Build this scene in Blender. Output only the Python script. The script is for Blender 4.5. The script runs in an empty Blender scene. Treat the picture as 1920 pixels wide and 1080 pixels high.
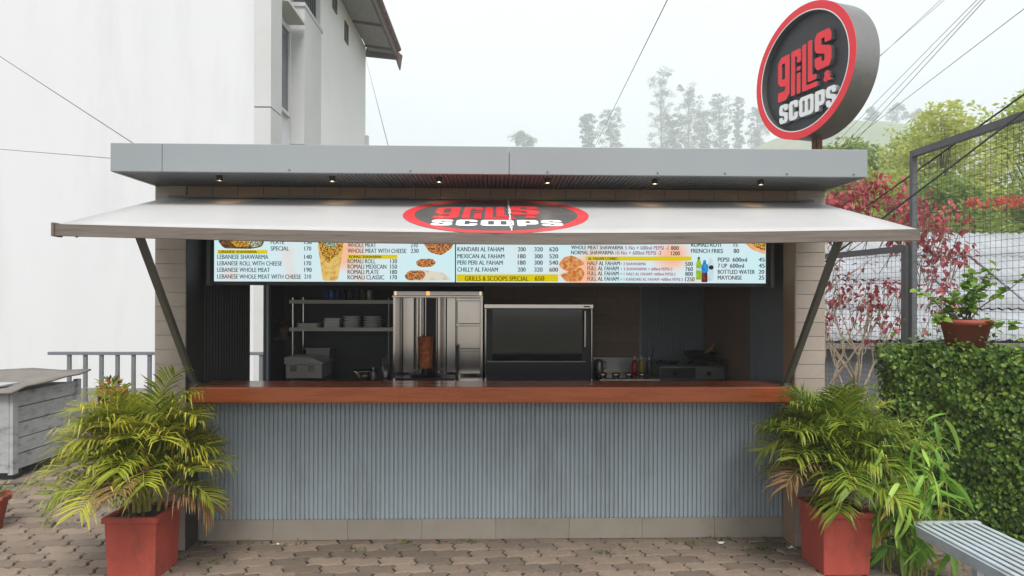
import bpy, bmesh, math, random
from mathutils import Vector, Matrix, Euler, noise as mnoise
random.seed(7)
S = bpy.context.scene
COL = S.collection
PI = math.pi
R = math.radians

# ------------------------------------------------------------------ camera
cam = bpy.data.cameras.new('camera')
cam_o = bpy.data.objects.new('camera', cam)
COL.objects.link(cam_o)
cam.sensor_fit = 'HORIZONTAL'
cam.sensor_width = 36.0
cam.lens = 36.0 * 1200 / 1920
cam.shift_y = 20 / 1920
cam.clip_start = 0.05
cam.clip_end = 3000
cam_o.location = (0, -4.23, 1.65)
cam_o.matrix_world = (Matrix.Translation((0, -4.23, 1.65)) @ Matrix.Rotation(R(-1.44), 4, 'Z')
                      @ Matrix.Rotation(R(90), 4, 'X') @ Matrix.Rotation(R(0.18), 4, 'Z'))
S.camera = cam_o

# ------------------------------------------------------------------ world, sun, exposure
SUN_EL, SUN_AZ = 54.0, 14.0          # azimuth from -Y (behind the camera) towards +X (right)
w = bpy.data.worlds.new('World')
S.world = w
w.use_nodes = True
nt = w.node_tree
nt.nodes.clear()
out = nt.nodes.new('ShaderNodeOutputWorld')
bg = nt.nodes.new('ShaderNodeBackground')
sky = nt.nodes.new('ShaderNodeTexSky')
sky.sky_type = 'NISHITA'
sky.sun_disc = False
sky.sun_elevation = R(SUN_EL)
sky.sun_rotation = R(180 - SUN_AZ)
sky.air_density = 1.0
sky.dust_density = 4.0
sky.ozone_density = 1.0
tc = nt.nodes.new('ShaderNodeTexCoord')
nz = nt.nodes.new('ShaderNodeTexNoise')
nz.inputs['Scale'].default_value = 1.6
nz.inputs['Detail'].default_value = 5
rmp = nt.nodes.new('ShaderNodeMapRange')
rmp.inputs['From Min'].default_value = 0.3
rmp.inputs['From Max'].default_value = 0.62
rmp.inputs['To Min'].default_value = 0.72
rmp.inputs['To Max'].default_value = 0.97
mx = nt.nodes.new('ShaderNodeMix')
mx.data_type = 'RGBA'
mx.inputs['B'].default_value = (9.15, 9.5, 9.85, 1)     # thin bright overcast over the blue
nt.links.new(tc.outputs['Generated'], nz.inputs['Vector'])
nt.links.new(nz.outputs['Fac'], rmp.inputs['Value'])
nt.links.new(rmp.outputs['Result'], mx.inputs['Factor'])
nt.links.new(sky.outputs['Color'], mx.inputs['A'])
nt.links.new(mx.outputs['Result'], bg.inputs['Color'])
bg.inputs['Strength'].default_value = 0.072
nt.links.new(bg.outputs['Background'], out.inputs['Surface'])

sl = bpy.data.lights.new('sun', 'SUN')
sl.energy = 2.3
sl.angle = R(28)
sl.color = (1.0, 0.97, 0.93)
so = bpy.data.objects.new('sun', sl)
COL.objects.link(so)
so.location = (2, -8, 12)
sd = Vector((math.cos(R(SUN_EL)) * math.sin(R(SUN_AZ)), -math.cos(R(SUN_EL)) * math.cos(R(SUN_AZ)), math.sin(R(SUN_EL))))
so.rotation_euler = sd.to_track_quat('Z', 'Y').to_euler()

S.view_settings.view_transform = 'Standard'
S.view_settings.look = 'None'
S.view_settings.exposure = 0.8
S.view_settings.gamma = 1.0
S.view_settings.use_curve_mapping = False
S.render.engine = 'CYCLES'
S.cycles.max_bounces = 8
S.cycles.diffuse_bounces = 4
S.cycles.glossy_bounces = 4
S.cycles.transmission_bounces = 6
S.cycles.transparent_max_bounces = 12
S.cycles.volume_bounces = 3
S.cycles.use_denoising = True
S.cycles.sample_clamp_indirect = 6.0
S.cycles.caustics_reflective = False
S.cycles.caustics_refractive = False

# ------------------------------------------------------------------ materials
def lin(r, g, b):
    f = lambda c: (c / 255 / 12.92) if c <= 10 else ((c / 255 + 0.055) / 1.055) ** 2.4
    return (f(r), f(g), f(b), 1)

MC = {}
def mat(name, col, rough=0.6, metal=0.0, var=0.12, scale=8.0, bump=0.0, bscale=60.0, obj_var=0.0, spec=0.5,
        stretch=(1, 1, 1), dirt=None, dirt_amt=0.3, dirt_scale=3.0, emit=None, emit_s=0.0, coat=0.0):
    """Principled material with procedural tone variation, optional grime, relief and object variation."""
    if name in MC:
        return MC[name]
    m = bpy.data.materials.new(name)
    m.use_nodes = True
    n, l = m.node_tree.nodes, m.node_tree.links
    p = n['Principled BSDF']
    p.inputs['Roughness'].default_value = rough
    p.inputs['Metallic'].default_value = metal
    p.inputs['Specular IOR Level'].default_value = spec
    p.inputs['Coat Weight'].default_value = coat
    t = n.new('ShaderNodeTexCoord')
    mp = n.new('ShaderNodeMapping')
    mp.inputs['Scale'].default_value = stretch
    l.new(t.outputs['Object'], mp.inputs['Vector'])
    a = n.new('ShaderNodeTexNoise')
    a.inputs['Scale'].default_value = scale
    a.inputs['Detail'].default_value = 6
    a.inputs['Roughness'].default_value = 0.6
    l.new(mp.outputs['Vector'], a.inputs['Vector'])
    mixn = n.new('ShaderNodeMix')
    mixn.data_type = 'RGBA'
    c = Vector(col[:3])
    mixn.inputs['A'].default_value = (*(c * (1 - var)), 1)
    mixn.inputs['B'].default_value = (*[min(1, x) for x in c * (1 + var)], 1)
    mr = n.new('ShaderNodeMapRange')
    mr.inputs['From Min'].default_value = 0.3
    mr.inputs['From Max'].default_value = 0.7
    l.new(a.outputs['Fac'], mr.inputs['Value'])
    l.new(mr.outputs['Result'], mixn.inputs['Factor'])
    cur = mixn.outputs['Result']
    if dirt:
        d = n.new('ShaderNodeTexNoise')
        d.inputs['Scale'].default_value = dirt_scale
        d.inputs['Detail'].default_value = 8
        d.inputs['Roughness'].default_value = 0.7
        l.new(mp.outputs['Vector'], d.inputs['Vector'])
        dr = n.new('ShaderNodeMapRange')
        dr.inputs['From Min'].default_value = 0.5
        dr.inputs['From Max'].default_value = 0.75
        dr.inputs['To Max'].default_value = dirt_amt
        l.new(d.outputs['Fac'], dr.inputs['Value'])
        dm = n.new('ShaderNodeMix')
        dm.data_type = 'RGBA'
        l.new(dr.outputs['Result'], dm.inputs['Factor'])
        l.new(cur, dm.inputs['A'])
        dm.inputs['B'].default_value = dirt
        cur = dm.outputs['Result']
    if obj_var:
        oi = n.new('ShaderNodeObjectInfo')
        hv = n.new('ShaderNodeHueSaturation')
        vr = n.new('ShaderNodeMapRange')
        vr.inputs['To Min'].default_value = 1 - obj_var
        vr.inputs['To Max'].default_value = 1 + obj_var
        l.new(oi.outputs['Random'], vr.inputs['Value'])
        l.new(vr.outputs['Result'], hv.inputs['Value'])
        l.new(cur, hv.inputs['Color'])
        cur = hv.outputs['Color']
    l.new(cur, p.inputs['Base Color'])
    rr = n.new('ShaderNodeMapRange')
    rr.inputs['To Min'].default_value = max(0.03, rough - 0.08)
    rr.inputs['To Max'].default_value = min(1, rough + 0.08)
    l.new(a.outputs['Fac'], rr.inputs['Value'])
    l.new(rr.outputs['Result'], p.inputs['Roughness'])
    if bump:
        b = n.new('ShaderNodeTexNoise')
        b.inputs['Scale'].default_value = bscale
        b.inputs['Detail'].default_value = 4
        l.new(mp.outputs['Vector'], b.inputs['Vector'])
        bp = n.new('ShaderNodeBump')
        bp.inputs['Strength'].default_value = bump
        bp.inputs['Distance'].default_value = 0.01
        l.new(b.outputs['Fac'], bp.inputs['Height'])
        l.new(bp.outputs['Normal'], p.inputs['Normal'])
    if emit:
        p.inputs['Emission Color'].default_value = emit
        p.inputs['Emission Strength'].default_value = emit_s
    MC[name] = m
    return m

def leaf_mat(name, cols, trans=0.35, rough=0.45, island=True, tip=None, scale=3.0):
    """Foliage: tone from a ramp by random leaf / object, translucent, optional dry tips (vertex attribute 'tip')."""
    if name in MC:
        return MC[name]
    m = bpy.data.materials.new(name)
    m.use_nodes = True
    n, l = m.node_tree.nodes, m.node_tree.links
    p = n['Principled BSDF']
    p.inputs['Roughness'].default_value = rough
    p.inputs['Specular IOR Level'].default_value = 0.35
    g = n.new('ShaderNodeNewGeometry')
    oi = n.new('ShaderNodeObjectInfo')
    ad = n.new('ShaderNodeMath'); ad.operation = 'MULTIPLY_ADD'
    ad.inputs[1].default_value = 0.5 if island else 0.0
    l.new(g.outputs['Random Per Island'], ad.inputs[0])
    mu = n.new('ShaderNodeMath'); mu.operation = 'MULTIPLY'
    mu.inputs[1].default_value = 0.5 if island else 1.0
    l.new(oi.outputs['Random'], mu.inputs[0])
    l.new(mu.outputs[0], ad.inputs[2])
    ramp = n.new('ShaderNodeValToRGB')
    el = ramp.color_ramp.elements
    el[0].color = cols[0]
    el[1].color = cols[-1]
    for k, c in enumerate(cols[1:-1]):
        e = el.new((k + 1) / (len(cols) - 1)); e.color = c
    l.new(ad.outputs[0], ramp.inputs['Fac'])
    cur = ramp.outputs['Color']
    if tip:
        at = n.new('ShaderNodeAttribute'); at.attribute_name = 'tip'
        mixn = n.new('ShaderNodeMix'); mixn.data_type = 'RGBA'
        l.new(at.outputs['Fac'], mixn.inputs['Factor'])
        l.new(cur, mixn.inputs['A'])
        mixn.inputs['B'].default_value = tip
        cur = mixn.outputs['Result']
    l.new(cur, p.inputs['Base Color'])
    tr = n.new('ShaderNodeBsdfTranslucent')
    l.new(cur, tr.inputs['Color'])
    ms = n.new('ShaderNodeMixShader')
    ms.inputs['Fac'].default_value = trans
    l.new(p.outputs['BSDF'], ms.inputs[1])
    l.new(tr.outputs['BSDF'], ms.inputs[2])
    l.new(ms.outputs['Shader'], n['Material Output'].inputs['Surface'])
    MC[name] = m
    return m

def emis(name, col, s=1.0, col2=None, scale=20.0, lo=0.4, hi=0.6):
    """A lit display's own print (flat colour or two-tone mottled)."""
    if name in MC:
        return MC[name]
    m = bpy.data.materials.new(name)
    m.use_nodes = True
    n, l = m.node_tree.nodes, m.node_tree.links
    n.remove(n['Principled BSDF'])
    e = n.new('ShaderNodeEmission')
    e.inputs['Color'].default_value = col
    e.inputs['Strength'].default_value = s
    if col2:
        t = n.new('ShaderNodeTexCoord')
        a = n.new('ShaderNodeTexNoise'); a.inputs['Scale'].default_value = scale
        a.inputs['Detail'].default_value = 3
        l.new(t.outputs['Object'], a.inputs['Vector'])
        r = n.new('ShaderNodeMapRange')
        r.inputs['From Min'].default_value = lo; r.inputs['From Max'].default_value = hi
        l.new(a.outputs['Fac'], r.inputs['Value'])
        mixn = n.new('ShaderNodeMix'); mixn.data_type = 'RGBA'
        mixn.inputs['A'].default_value = col
        mixn.inputs['B'].default_value = col2
        l.new(r.outputs['Result'], mixn.inputs['Factor'])
        l.new(mixn.outputs['Result'], e.inputs['Color'])
    l.new(e.outputs['Emission'], n['Material Output'].inputs['Surface'])
    MC[name] = m
    return m

# ------------------------------------------------------------------ mesh helpers
class MB:
    def __init__(s):
        s.v, s.f, s.mi, s.att = [], [], [], []
    def add(s, vs, fs, mi=0, att=None):
        o = len(s.v)
        s.v += [tuple(x) for x in vs]
        s.f += [tuple(i + o for i in f) for f in fs]
        s.mi += [mi] * len(fs)
        s.att += att if att else [0.0] * len(vs)
        return s
    def box(s, x0, x1, y0, y1, z0, z1, mi=0, M=None):
        vs = [Vector((x, y, z)) for z in (z0, z1) for y in (y0, y1) for x in (x0, x1)]
        if M is not None:
            vs = [M @ v for v in vs]
        return s.add(vs, [(0, 2, 3, 1), (4, 5, 7, 6), (0, 1, 5, 4), (1, 3, 7, 5), (3, 2, 6, 7), (2, 0, 4, 6)], mi)
    def frustum(s, lo, hi, mi=0):
        (a0, a1, b0, b1, z0), (c0, c1, d0, d1, z1) = lo, hi
        vs = [(a0, b0, z0), (a1, b0, z0), (a1, b1, z0), (a0, b1, z0), (c0, d0, z1), (c1, d0, z1), (c1, d1, z1), (c0, d1, z1)]
        return s.add(vs, [(3, 2, 1, 0), (4, 5, 6, 7), (0, 1, 5, 4), (1, 2, 6, 5), (2, 3, 7, 6), (3, 0, 4, 7)], mi)
    def bar(s, a, b, wx, wz, mi=0, up=(0, 0, 1)):
        """rectangular bar from a to b"""
        a, b = Vector(a), Vector(b)
        d = (b - a).normalized()
        u = Vector(up)
        if abs(d.dot(u)) > 0.98:
            u = Vector((0, 1, 0))
        x = d.cross(u).normalized() * (wx / 2)
        z = x.normalized().cross(d).normalized() * (wz / 2)
        vs = [a - x - z, a + x - z, a + x + z, a - x + z, b - x - z, b + x - z, b + x + z, b - x + z]
        return s.add(vs, [(0, 1, 2, 3), (7, 6, 5, 4), (4, 5, 1, 0), (5, 6, 2, 1), (6, 7, 3, 2), (7, 4, 0, 3)], mi)
    def tube(s, pts, rad, n=6, mi=0, cap=True):
        pts = [Vector(p) for p in pts]
        if not isinstance(rad, (list, tuple)):
            rad = [rad] * len(pts)
        vs, fs = [], []
        ref = Vector((0.13, 0.21, 1)).normalized()
        for i, p in enumerate(pts):
            d = (pts[min(i + 1, len(pts) - 1)] - pts[max(i - 1, 0)]).normalized()
            u = ref if abs(d.dot(ref)) < 0.95 else Vector((1, 0, 0))
            x = d.cross(u).normalized()
            y = d.cross(x)
            for k in range(n):
                t = 2 * PI * k / n
                vs.append(p + (x * math.cos(t) + y * math.sin(t)) * rad[i])
        for i in range(len(pts) - 1):
            for k in range(n):
                a, b = i * n + k, i * n + (k + 1) % n
                fs.append((a, b, b + n, a + n))
        if cap:
            fs.append(tuple(range(n - 1, -1, -1)))
            fs.append(tuple(range((len(pts) - 1) * n, len(pts) * n)))
        return s.add(vs, fs, mi)
    def lathe(s, prof, n=24, c=(0, 0, 0), mi=0, axis='Z'):
        vs, fs = [], []
        for (r, z) in prof:
            for k in range(n):
                t = 2 * PI * k / n
                if axis == 'Z':
                    vs.append((c[0] + r * math.cos(t), c[1] + r * math.sin(t), c[2] + z))
                elif axis == 'Y':
                    vs.append((c[0] + r * math.cos(t), c[1] + z, c[2] + r * math.sin(t)))
                else:
                    vs.append((c[0] + z, c[1] + r * math.cos(t), c[2] + r * math.sin(t)))
        for i in range(len(prof) - 1):
            for k in range(n):
                a, b = i * n + k, i * n + (k + 1) % n
                fs.append((a, b, b + n, a + n))
        fs.append(tuple(range(n - 1, -1, -1)))
        fs.append(tuple(range((len(prof) - 1) * n, len(prof) * n)))
        return s.add(vs, fs, mi)
    def quadstrip(s, rows, mi=0, att=None):
        n = len(rows[0])
        vs = [p for r in rows for p in r]
        fs = [(i * n + k, i * n + k + 1, (i + 1) * n + k + 1, (i + 1) * n + k) for i in range(len(rows) - 1) for k in range(n - 1)]
        return s.add(vs, fs, mi, att)
    def mesh(s, name, mats, smooth=False, off=(0, 0, 0), tip=False):
        me = bpy.data.meshes.new(name)
        o = Vector(off)
        me.from_pydata([(x - o.x, y - o.y, z - o.z) for x, y, z in s.v], [], s.f)
        for m in (mats if isinstance(mats, (list, tuple)) else [mats]):
            me.materials.append(m)
        if len(set(s.mi)) > 1:
            me.polygons.foreach_set('material_index', s.mi)
        if smooth:
            me.polygons.foreach_set('use_smooth', [True] * len(s.f))
        if tip:
            a = me.attributes.new('tip', 'FLOAT', 'POINT')
            a.data.foreach_set('value', s.att)
        me.update()
        return me
    def build(s, name, mats, parent=None, smooth=False, bevel=0.0, loc=None, tip=False):
        """one mesh object; coordinates are world coordinates, made relative to the parent's base"""
        base = WO.get(parent.name, Vector()) if parent else Vector()
        o_loc = Vector(loc) if loc is not None else (base if parent else Vector())
        me = s.mesh(name, mats, smooth, o_loc, tip)
        ob = bpy.data.objects.new(name, me)
        COL.objects.link(ob)
        if parent:
            ob.parent = parent
        ob.location = o_loc - base
        WO[ob.name] = o_loc
        if bevel:
            bv = ob.modifiers.new('bevel', 'BEVEL')
            bv.width = bevel; bv.segments = 2; bv.limit_method = 'ANGLE'; bv.angle_limit = R(40)
        return ob

WO = {}
def tag(o, label=None, cat=None, group=None, kind=None):
    if label: o['label'] = label
    if cat: o['category'] = cat
    if group: o['group'] = group
    if kind: o['kind'] = kind
    return o
def thing(name, label, cat, loc=(0, 0, 0), group=None):
    o = bpy.data.objects.new(name, None)
    COL.objects.link(o)
    o.location = loc
    o.empty_display_size = 0.1
    WO[o.name] = Vector(loc)
    return tag(o, label, cat, group)
def inst(name, me, loc, parent=None, rot=None, scale=None):
    """an object sharing mesh data; loc is a world position"""
    ob = bpy.data.objects.new(name, me)
    COL.objects.link(ob)
    base = WO.get(parent.name, Vector()) if parent else Vector()
    if parent: ob.parent = parent
    ob.location = Vector(loc) - base
    if rot is not None: ob.rotation_euler = rot
    if scale is not None: ob.scale = scale if isinstance(scale, (tuple, list)) else (scale,) * 3
    WO[ob.name] = Vector(loc)
    return ob

def round_poly(pts, r=0.02, seg=3):
    outp = []
    n = len(pts)
    for i in range(n):
        p0, p1, p2 = Vector(pts[i - 1]), Vector(pts[i]), Vector(pts[(i + 1) % n])
        a, b = p0 - p1, p2 - p1
        k = min(r, a.length * 0.45, b.length * 0.45)
        s, e = p1 + a.normalized() * k, p1 + b.normalized() * k
        for j in range(seg + 1):
            t = j / seg
            outp.append(((1 - t) ** 2) * s + 2 * t * (1 - t) * p1 + t * t * e)
    return outp
def curve_mesh(name, polys, depth, mats, split=False):
    """2D outlines (holes included) filled and extruded into a mesh in the XY plane, front at +Z"""
    cu = bpy.data.curves.new('c', 'CURVE')
    cu.dimensions = '2D'; cu.fill_mode = 'BOTH'; cu.extrude = depth / 2
    for pl in polys:
        sp = cu.splines.new('POLY')
        sp.points.add(len(pl) - 1)
        for q, p in zip(sp.points, pl):
            q.co = (p[0], p[1], 0, 1)
        sp.use_cyclic_u = True
    return conv(name, cu, mats, split)
def conv(name, cu, mats, split=False):
    ob = bpy.data.objects.new('t', cu)
    COL.objects.link(ob)
    dg = bpy.context.evaluated_depsgraph_get()
    me = bpy.data.meshes.new_from_object(ob.evaluated_get(dg))
    me.name = name
    bpy.data.objects.remove(ob)
    me.materials.clear()
    for m in (mats if isinstance(mats, (list, tuple)) else [mats]):
        me.materials.append(m)
    if split:
        for p in me.polygons:
            p.material_index = 0 if p.normal.z > 0.5 else 1
    for p in me.polygons:
        p.use_smooth = False
    return me
def text_mesh(name, txt, size, m, bold=0.0, depth=0.0, align='LEFT'):
    cu = bpy.data.curves.new('t', 'FONT')
    cu.body = txt; cu.size = size; cu.offset = bold; cu.extrude = depth / 2
    cu.align_x = align
    cu.resolution_u = 3
    return conv(name, cu, m)

# ------------------------------------------------------------------ common materials
M_paver = mat('paver_concrete', lin(124, 109, 95), 0.9, var=0.22, scale=9, bump=0.5, bscale=90, obj_var=0.3,
              dirt=lin(84, 78, 62), dirt_amt=0.65, dirt_scale=6)
M_joint = mat('joint_soil', lin(52, 46, 38), 0.95, var=0.4, scale=20, bump=0.6, bscale=80, dirt=lin(72, 84, 42), dirt_amt=0.6)
M_grass = mat('grass_ground', lin(112, 106, 88), 0.95, var=0.3, scale=2, bump=0.3, bscale=8)
M_wallw = mat('white_render', lin(212, 213, 215), 0.85, var=0.025, scale=0.8, bump=0.06, bscale=30, stretch=(1, 1, .18),
              dirt=lin(184, 185, 186), dirt_amt=0.4, dirt_scale=1.2)
M_walls = mat('white_render_lit_side', lin(226, 226, 225), 0.85, var=0.02, scale=0.8, dirt=lin(208, 207, 202), dirt_amt=0.3, dirt_scale=0.9)  # lighter copy of the white render: light on the side wall put into its colour
M_wallg = mat('pilaster_render', lin(194, 195, 194), 0.85, var=0.03, scale=1.2, dirt=lin(180, 180, 174), dirt_amt=0.4, dirt_scale=1.0)
M_fascia = mat('fascia_grey_metal', lin(140, 145, 148), 0.42, 0.0, var=0.03, scale=1.5, dirt=lin(140, 143, 143), dirt_amt=0.4, dirt_scale=1.5, spec=0.45)
M_flute = mat('blue_grey_flute', lin(148, 159, 165), 0.45, var=0.05, scale=2.5, stretch=(1, 1, 0.25), dirt=lin(96, 98, 94), dirt_amt=0.45, dirt_scale=3)
M_soffit = mat('soffit_sheet', lin(120, 124, 126), 0.5, var=0.06, scale=3)
M_tile = mat('beige_block', lin(163, 150, 139), 0.7, var=0.05, scale=5, bump=0.1, bscale=60, obj_var=0.05, dirt=lin(132, 121, 110), dirt_amt=0.35, dirt_scale=4)
M_grout = mat('grout', lin(185, 178, 168), 0.9, var=0.08)
M_skirt = mat('skirting_tile', lin(142, 134, 122), 0.6, var=0.05, scale=4, obj_var=0.04, dirt=lin(112, 104, 88), dirt_amt=0.5, dirt_scale=3.5)
M_dtile = mat('dark_wall_tile', lin(150, 124, 102), 0.6, var=0.08, scale=5, obj_var=0.08)
M_char = mat('charcoal_sheet', lin(56, 55, 54), 0.55, var=0.08, scale=4)
M_gsheet = mat('grey_sheet', lin(120, 126, 130), 0.5, var=0.06, scale=4)
M_counter = mat('red_brown_wood', lin(184, 94, 52), 0.28, var=0.2, scale=5, stretch=(0.35, 4, 4), bump=0.03, bscale=30, coat=0.3)
M_awn = mat('awning_white_sheet', lin(176, 175, 174), 0.5, var=0.02, scale=1.5, dirt=lin(150, 148, 143), dirt_amt=0.4, dirt_scale=2.2)
M_awnu = mat('awning_underside', lin(170, 168, 164), 0.6, var=0.05)
M_frame = mat('weathered_frame', lin(112, 102, 94), 0.7, 0.0, var=0.18, scale=6, stretch=(0.5, 3, 8), bump=0.15, bscale=40, dirt=lin(76, 66, 58), dirt_amt=0.8, dirt_scale=5)
M_strut = mat('strut_steel', lin(110, 106, 99), 0.55, 0.2, var=0.12, scale=8, dirt=lin(90, 76, 62), dirt_amt=0.4)
M_black = mat('black_plastic', lin(24, 24, 25), 0.4, var=0.1)
M_steel = mat('stainless', lin(200, 192, 184), 0.2, 1.0, var=0.06, scale=3, stretch=(1, 1, 0.2))
M_steelb = mat('stainless_satin', lin(176, 172, 166), 0.45, 0.45, var=0.06, scale=4)
M_steeld = mat('stainless_dull', lin(150, 148, 144), 0.42, 0.9, var=0.1, scale=4)
M_dark = mat('dark_interior', lin(40, 38, 36), 0.6, var=0.1)
M_ceram = mat('white_ceramic', lin(228, 226, 220), 0.25, var=0.02)
M_red = mat('sign_red', lin(246, 50, 62), 0.35, var=0.03)
M_signw = mat('sign_white', lin(244, 244, 242), 0.35, var=0.02)
M_signd = mat('sign_charcoal', lin(62, 62, 66), 0.5, var=0.04)
M_drum = mat('sign_drum_metal', lin(128, 128, 126), 0.4, 0.55, var=0.08, scale=3, dirt=lin(96, 90, 80), dirt_amt=0.35, dirt_scale=8)
M_rust = mat('rusty_pole', lin(118, 84, 64), 0.7, 0.3, var=0.3, scale=9)
M_terra = mat('red_cement_planter', lin(180, 78, 62), 0.78, var=0.12, scale=6, bump=0.4, bscale=45, stretch=(1, 1, .5), dirt=lin(118, 62, 54), dirt_amt=0.8, dirt_scale=9)
M_terra2 = mat('terracotta', lin(156, 74, 54), 0.65, var=0.1, scale=7, dirt=lin(110, 62, 48), dirt_amt=0.5)
M_soil = mat('potting_soil', lin(58, 46, 36), 0.95, var=0.4, scale=25, bump=0.6, bscale=60)
M_rail = mat('grey_painted_rail', lin(112, 116, 122), 0.5, 0.1, var=0.06)
M_oldw = mat('old_painted_board', lin(162, 164, 164), 0.8, var=0.12, scale=5, stretch=(1, 1, 2.5), bump=0.25, bscale=30, obj_var=0.08, dirt=lin(92, 90, 88), dirt_amt=0.95, dirt_scale=7)
M_lid = mat('old_lid_sheet', lin(118, 112, 105), 0.85, var=0.15, scale=6, bump=0.2, bscale=25, dirt=lin(92, 84, 76), dirt_amt=0.6, dirt_scale=4)
M_bench = mat('bench_paint', lin(176, 186, 192), 0.5, var=0.06, scale=6, dirt=lin(120, 112, 100), dirt_amt=0.5, dirt_scale=9)
M_wire = mat('galvanised_wire', lin(70, 72, 74), 0.6, 0.3, var=0.1)
M_post = mat('fence_post', lin(104, 106, 110), 0.55, 0.1, var=0.12, scale=7, dirt=lin(88, 70, 58), dirt_amt=0.5)
M_cable = mat('black_cable', lin(42, 42, 44), 0.6, var=0.1)
M_roofs = mat('asbestos_sheet', lin(156, 160, 164), 0.85, var=0.1, scale=3, bump=0.15, bscale=30, obj_var=0.06, dirt=lin(128, 122, 116), dirt_amt=0.55, dirt_scale=2.2)
M_bark = mat('pale_bark', lin(172, 156, 136), 0.85, var=0.2, scale=12, bump=0.3, bscale=40)
M_barkd = mat('dark_bark', lin(96, 84, 72), 0.9, var=0.25, scale=8, bump=0.4, bscale=30)
M_bamb = mat('bamboo_cane', lin(150, 146, 70), 0.5, var=0.15, scale=8)

# ================================================================== SETTING
# ground sheet and hill
ground = tag(MB().add([(-900, -60, -0.03), (900, -60, -0.03), (900, 1200, -0.03), (-900, 1200, -0.03)], [(0, 1, 2, 3)]).build('ground', M_grass), kind='structure')
pave = tag(MB().add([(-7, -3.5, 0.0 - 0.012), (3.6, -3.5, -0.012), (3.6, 4.3, -0.012), (-7, 4.3, -0.012)], [(0, 1, 2, 3)]).build('pavement', M_joint), kind='structure')

# interlocking pavers
PL, PW = 0.225, 0.1125
def zig(x):
    t = (x / (PL / 2)) % 1.0
    a = 0.0065
    if t < 0.32: return -a
    if t < 0.5: return -a + 2 * a * (t - 0.32) / 0.18
    if t < 0.82: return a
    return a - 2 * a * (t - 0.82) / 0.18
def sx(y):
    return 0.016 * math.sin(2 * PI * y / PW)
def paver_outline(g=0.0035):
    pts = []
    xs = [0, .25, .34, .52, .66, .75, .98, 1.02, 1.25, 1.34, 1.52, 1.66, 1.75, 2.0]
    n = 7
    for i in range(9):
        x = PL * i / 8
        pts.append((x, zig(x + 1e-5)))
    for k in range(1, 4):
        y = PW * k / 4
        pts.append((PL + sx(y), y + zig(PL) * (1 - k / 4) + zig(PL) * (k / 4)))
    for i in range(8, -1, -1):
        x = PL * i / 8
        pts.append((x, PW + zig(x + 1e-5)))
    for k in range(3, 0, -1):
        y = PW * k / 4
        pts.append((sx(y), y + zig(0)))
    cx, cy = PL / 2, PW / 2
    res = []
    for (x, y) in pts:
        res.append((cx + (x - cx) * (1 - 3.4 * g / PL), cy + (y - cy) * (1 - 2 * g / PW)))
    return [(x - cx, y - cy) for x, y in res]
def paver_verts(dx=0, dy=0, dz=0, tx=0, ty=0, sc=1.0, rz=0.0):
    o = paver_outline(0.0035 + random.uniform(0, 0.002))
    n = len(o)
    vs = []
    for (k, z) in ((1.0, -0.03), (1.0, -0.006), (0.965, 0.0)):
        for (x, y) in o:
            px, py = x * (k if k == 1 else 1 - 0.006 / 0.1125 * 1.2) , y * (k if k == 1 else 1 - 0.006 / 0.0562 * 0.9)
            c, s_ = math.cos(rz), math.sin(rz)
            qx, qy = px * c - py * s_, px * s_ + py * c
            vs.append((dx + qx, dy + qy, dz + z + px * tx + py * ty))
    fs = []
    for r in range(2):
        for i in range(n):
            a, b = r * n + i, r * n + (i + 1) % n
            fs.append((a, b, b + n, a + n))
    fs.append(tuple(range(2 * n, 3 * n)))
    return vs, fs
PAV = []
for k in range(6):
    vs, fs = paver_verts()
    PAV.append(MB().add(vs, fs).mesh('paver', M_paver))
def cam_px(x, y, z):
    """distance-based apparent size used only to pick which pavers are built singly"""
    d = y + 4.23
    return 960 + 1200 * (x - 0.025 * d) / d, 560 + 1200 * (1.65 - z) / d
cands = []
row = 0
y = -1.2
while y < 4.2:
    off = (row % 2) * PL / 2
    x = -6.8 + off
    while x < 3.5:
        inside = (-2.06 < x < 2.04 and y > 0.21) or (-2.3 < x < 2.3 and y > 0.3)
        if not inside:
            px, py = cam_px(x, y, 0)
            vis = -20 < px < 1940 and py < 1100
            hidden = (px < 50 and y > 2.4) or (x > 2.35 and y > 0.6) or (x < -2.3 and y > 2.6) or (x > 2.3 and y > -0.6)
            cands.append((0 if (vis and not hidden) else 1, y, x))
        x += PL
    y += PW
    row += 1
cands.sort()
rest = MB()
for i, (h, y, x) in enumerate(cands):
    dz = random.uniform(-0.004, 0.003)
    tx, ty, rz = random.gauss(0, 0.008), random.gauss(0, 0.008), random.gauss(0, 0.012)
    jx, jy = random.gauss(0, 0.0015), random.gauss(0, 0.0015)
    if i < 300 and h == 0:
        inst('paver', random.choice(PAV), (x + jx, y + jy, dz), pave, (ty, -tx, rz))
    else:
        vs, fs = paver_verts(x + jx, y + jy, dz, tx, ty, 1, rz)
        rest.add(vs, fs)
tag(rest.build('remaining_pavers', M_paver, pave), kind='stuff')

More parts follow.
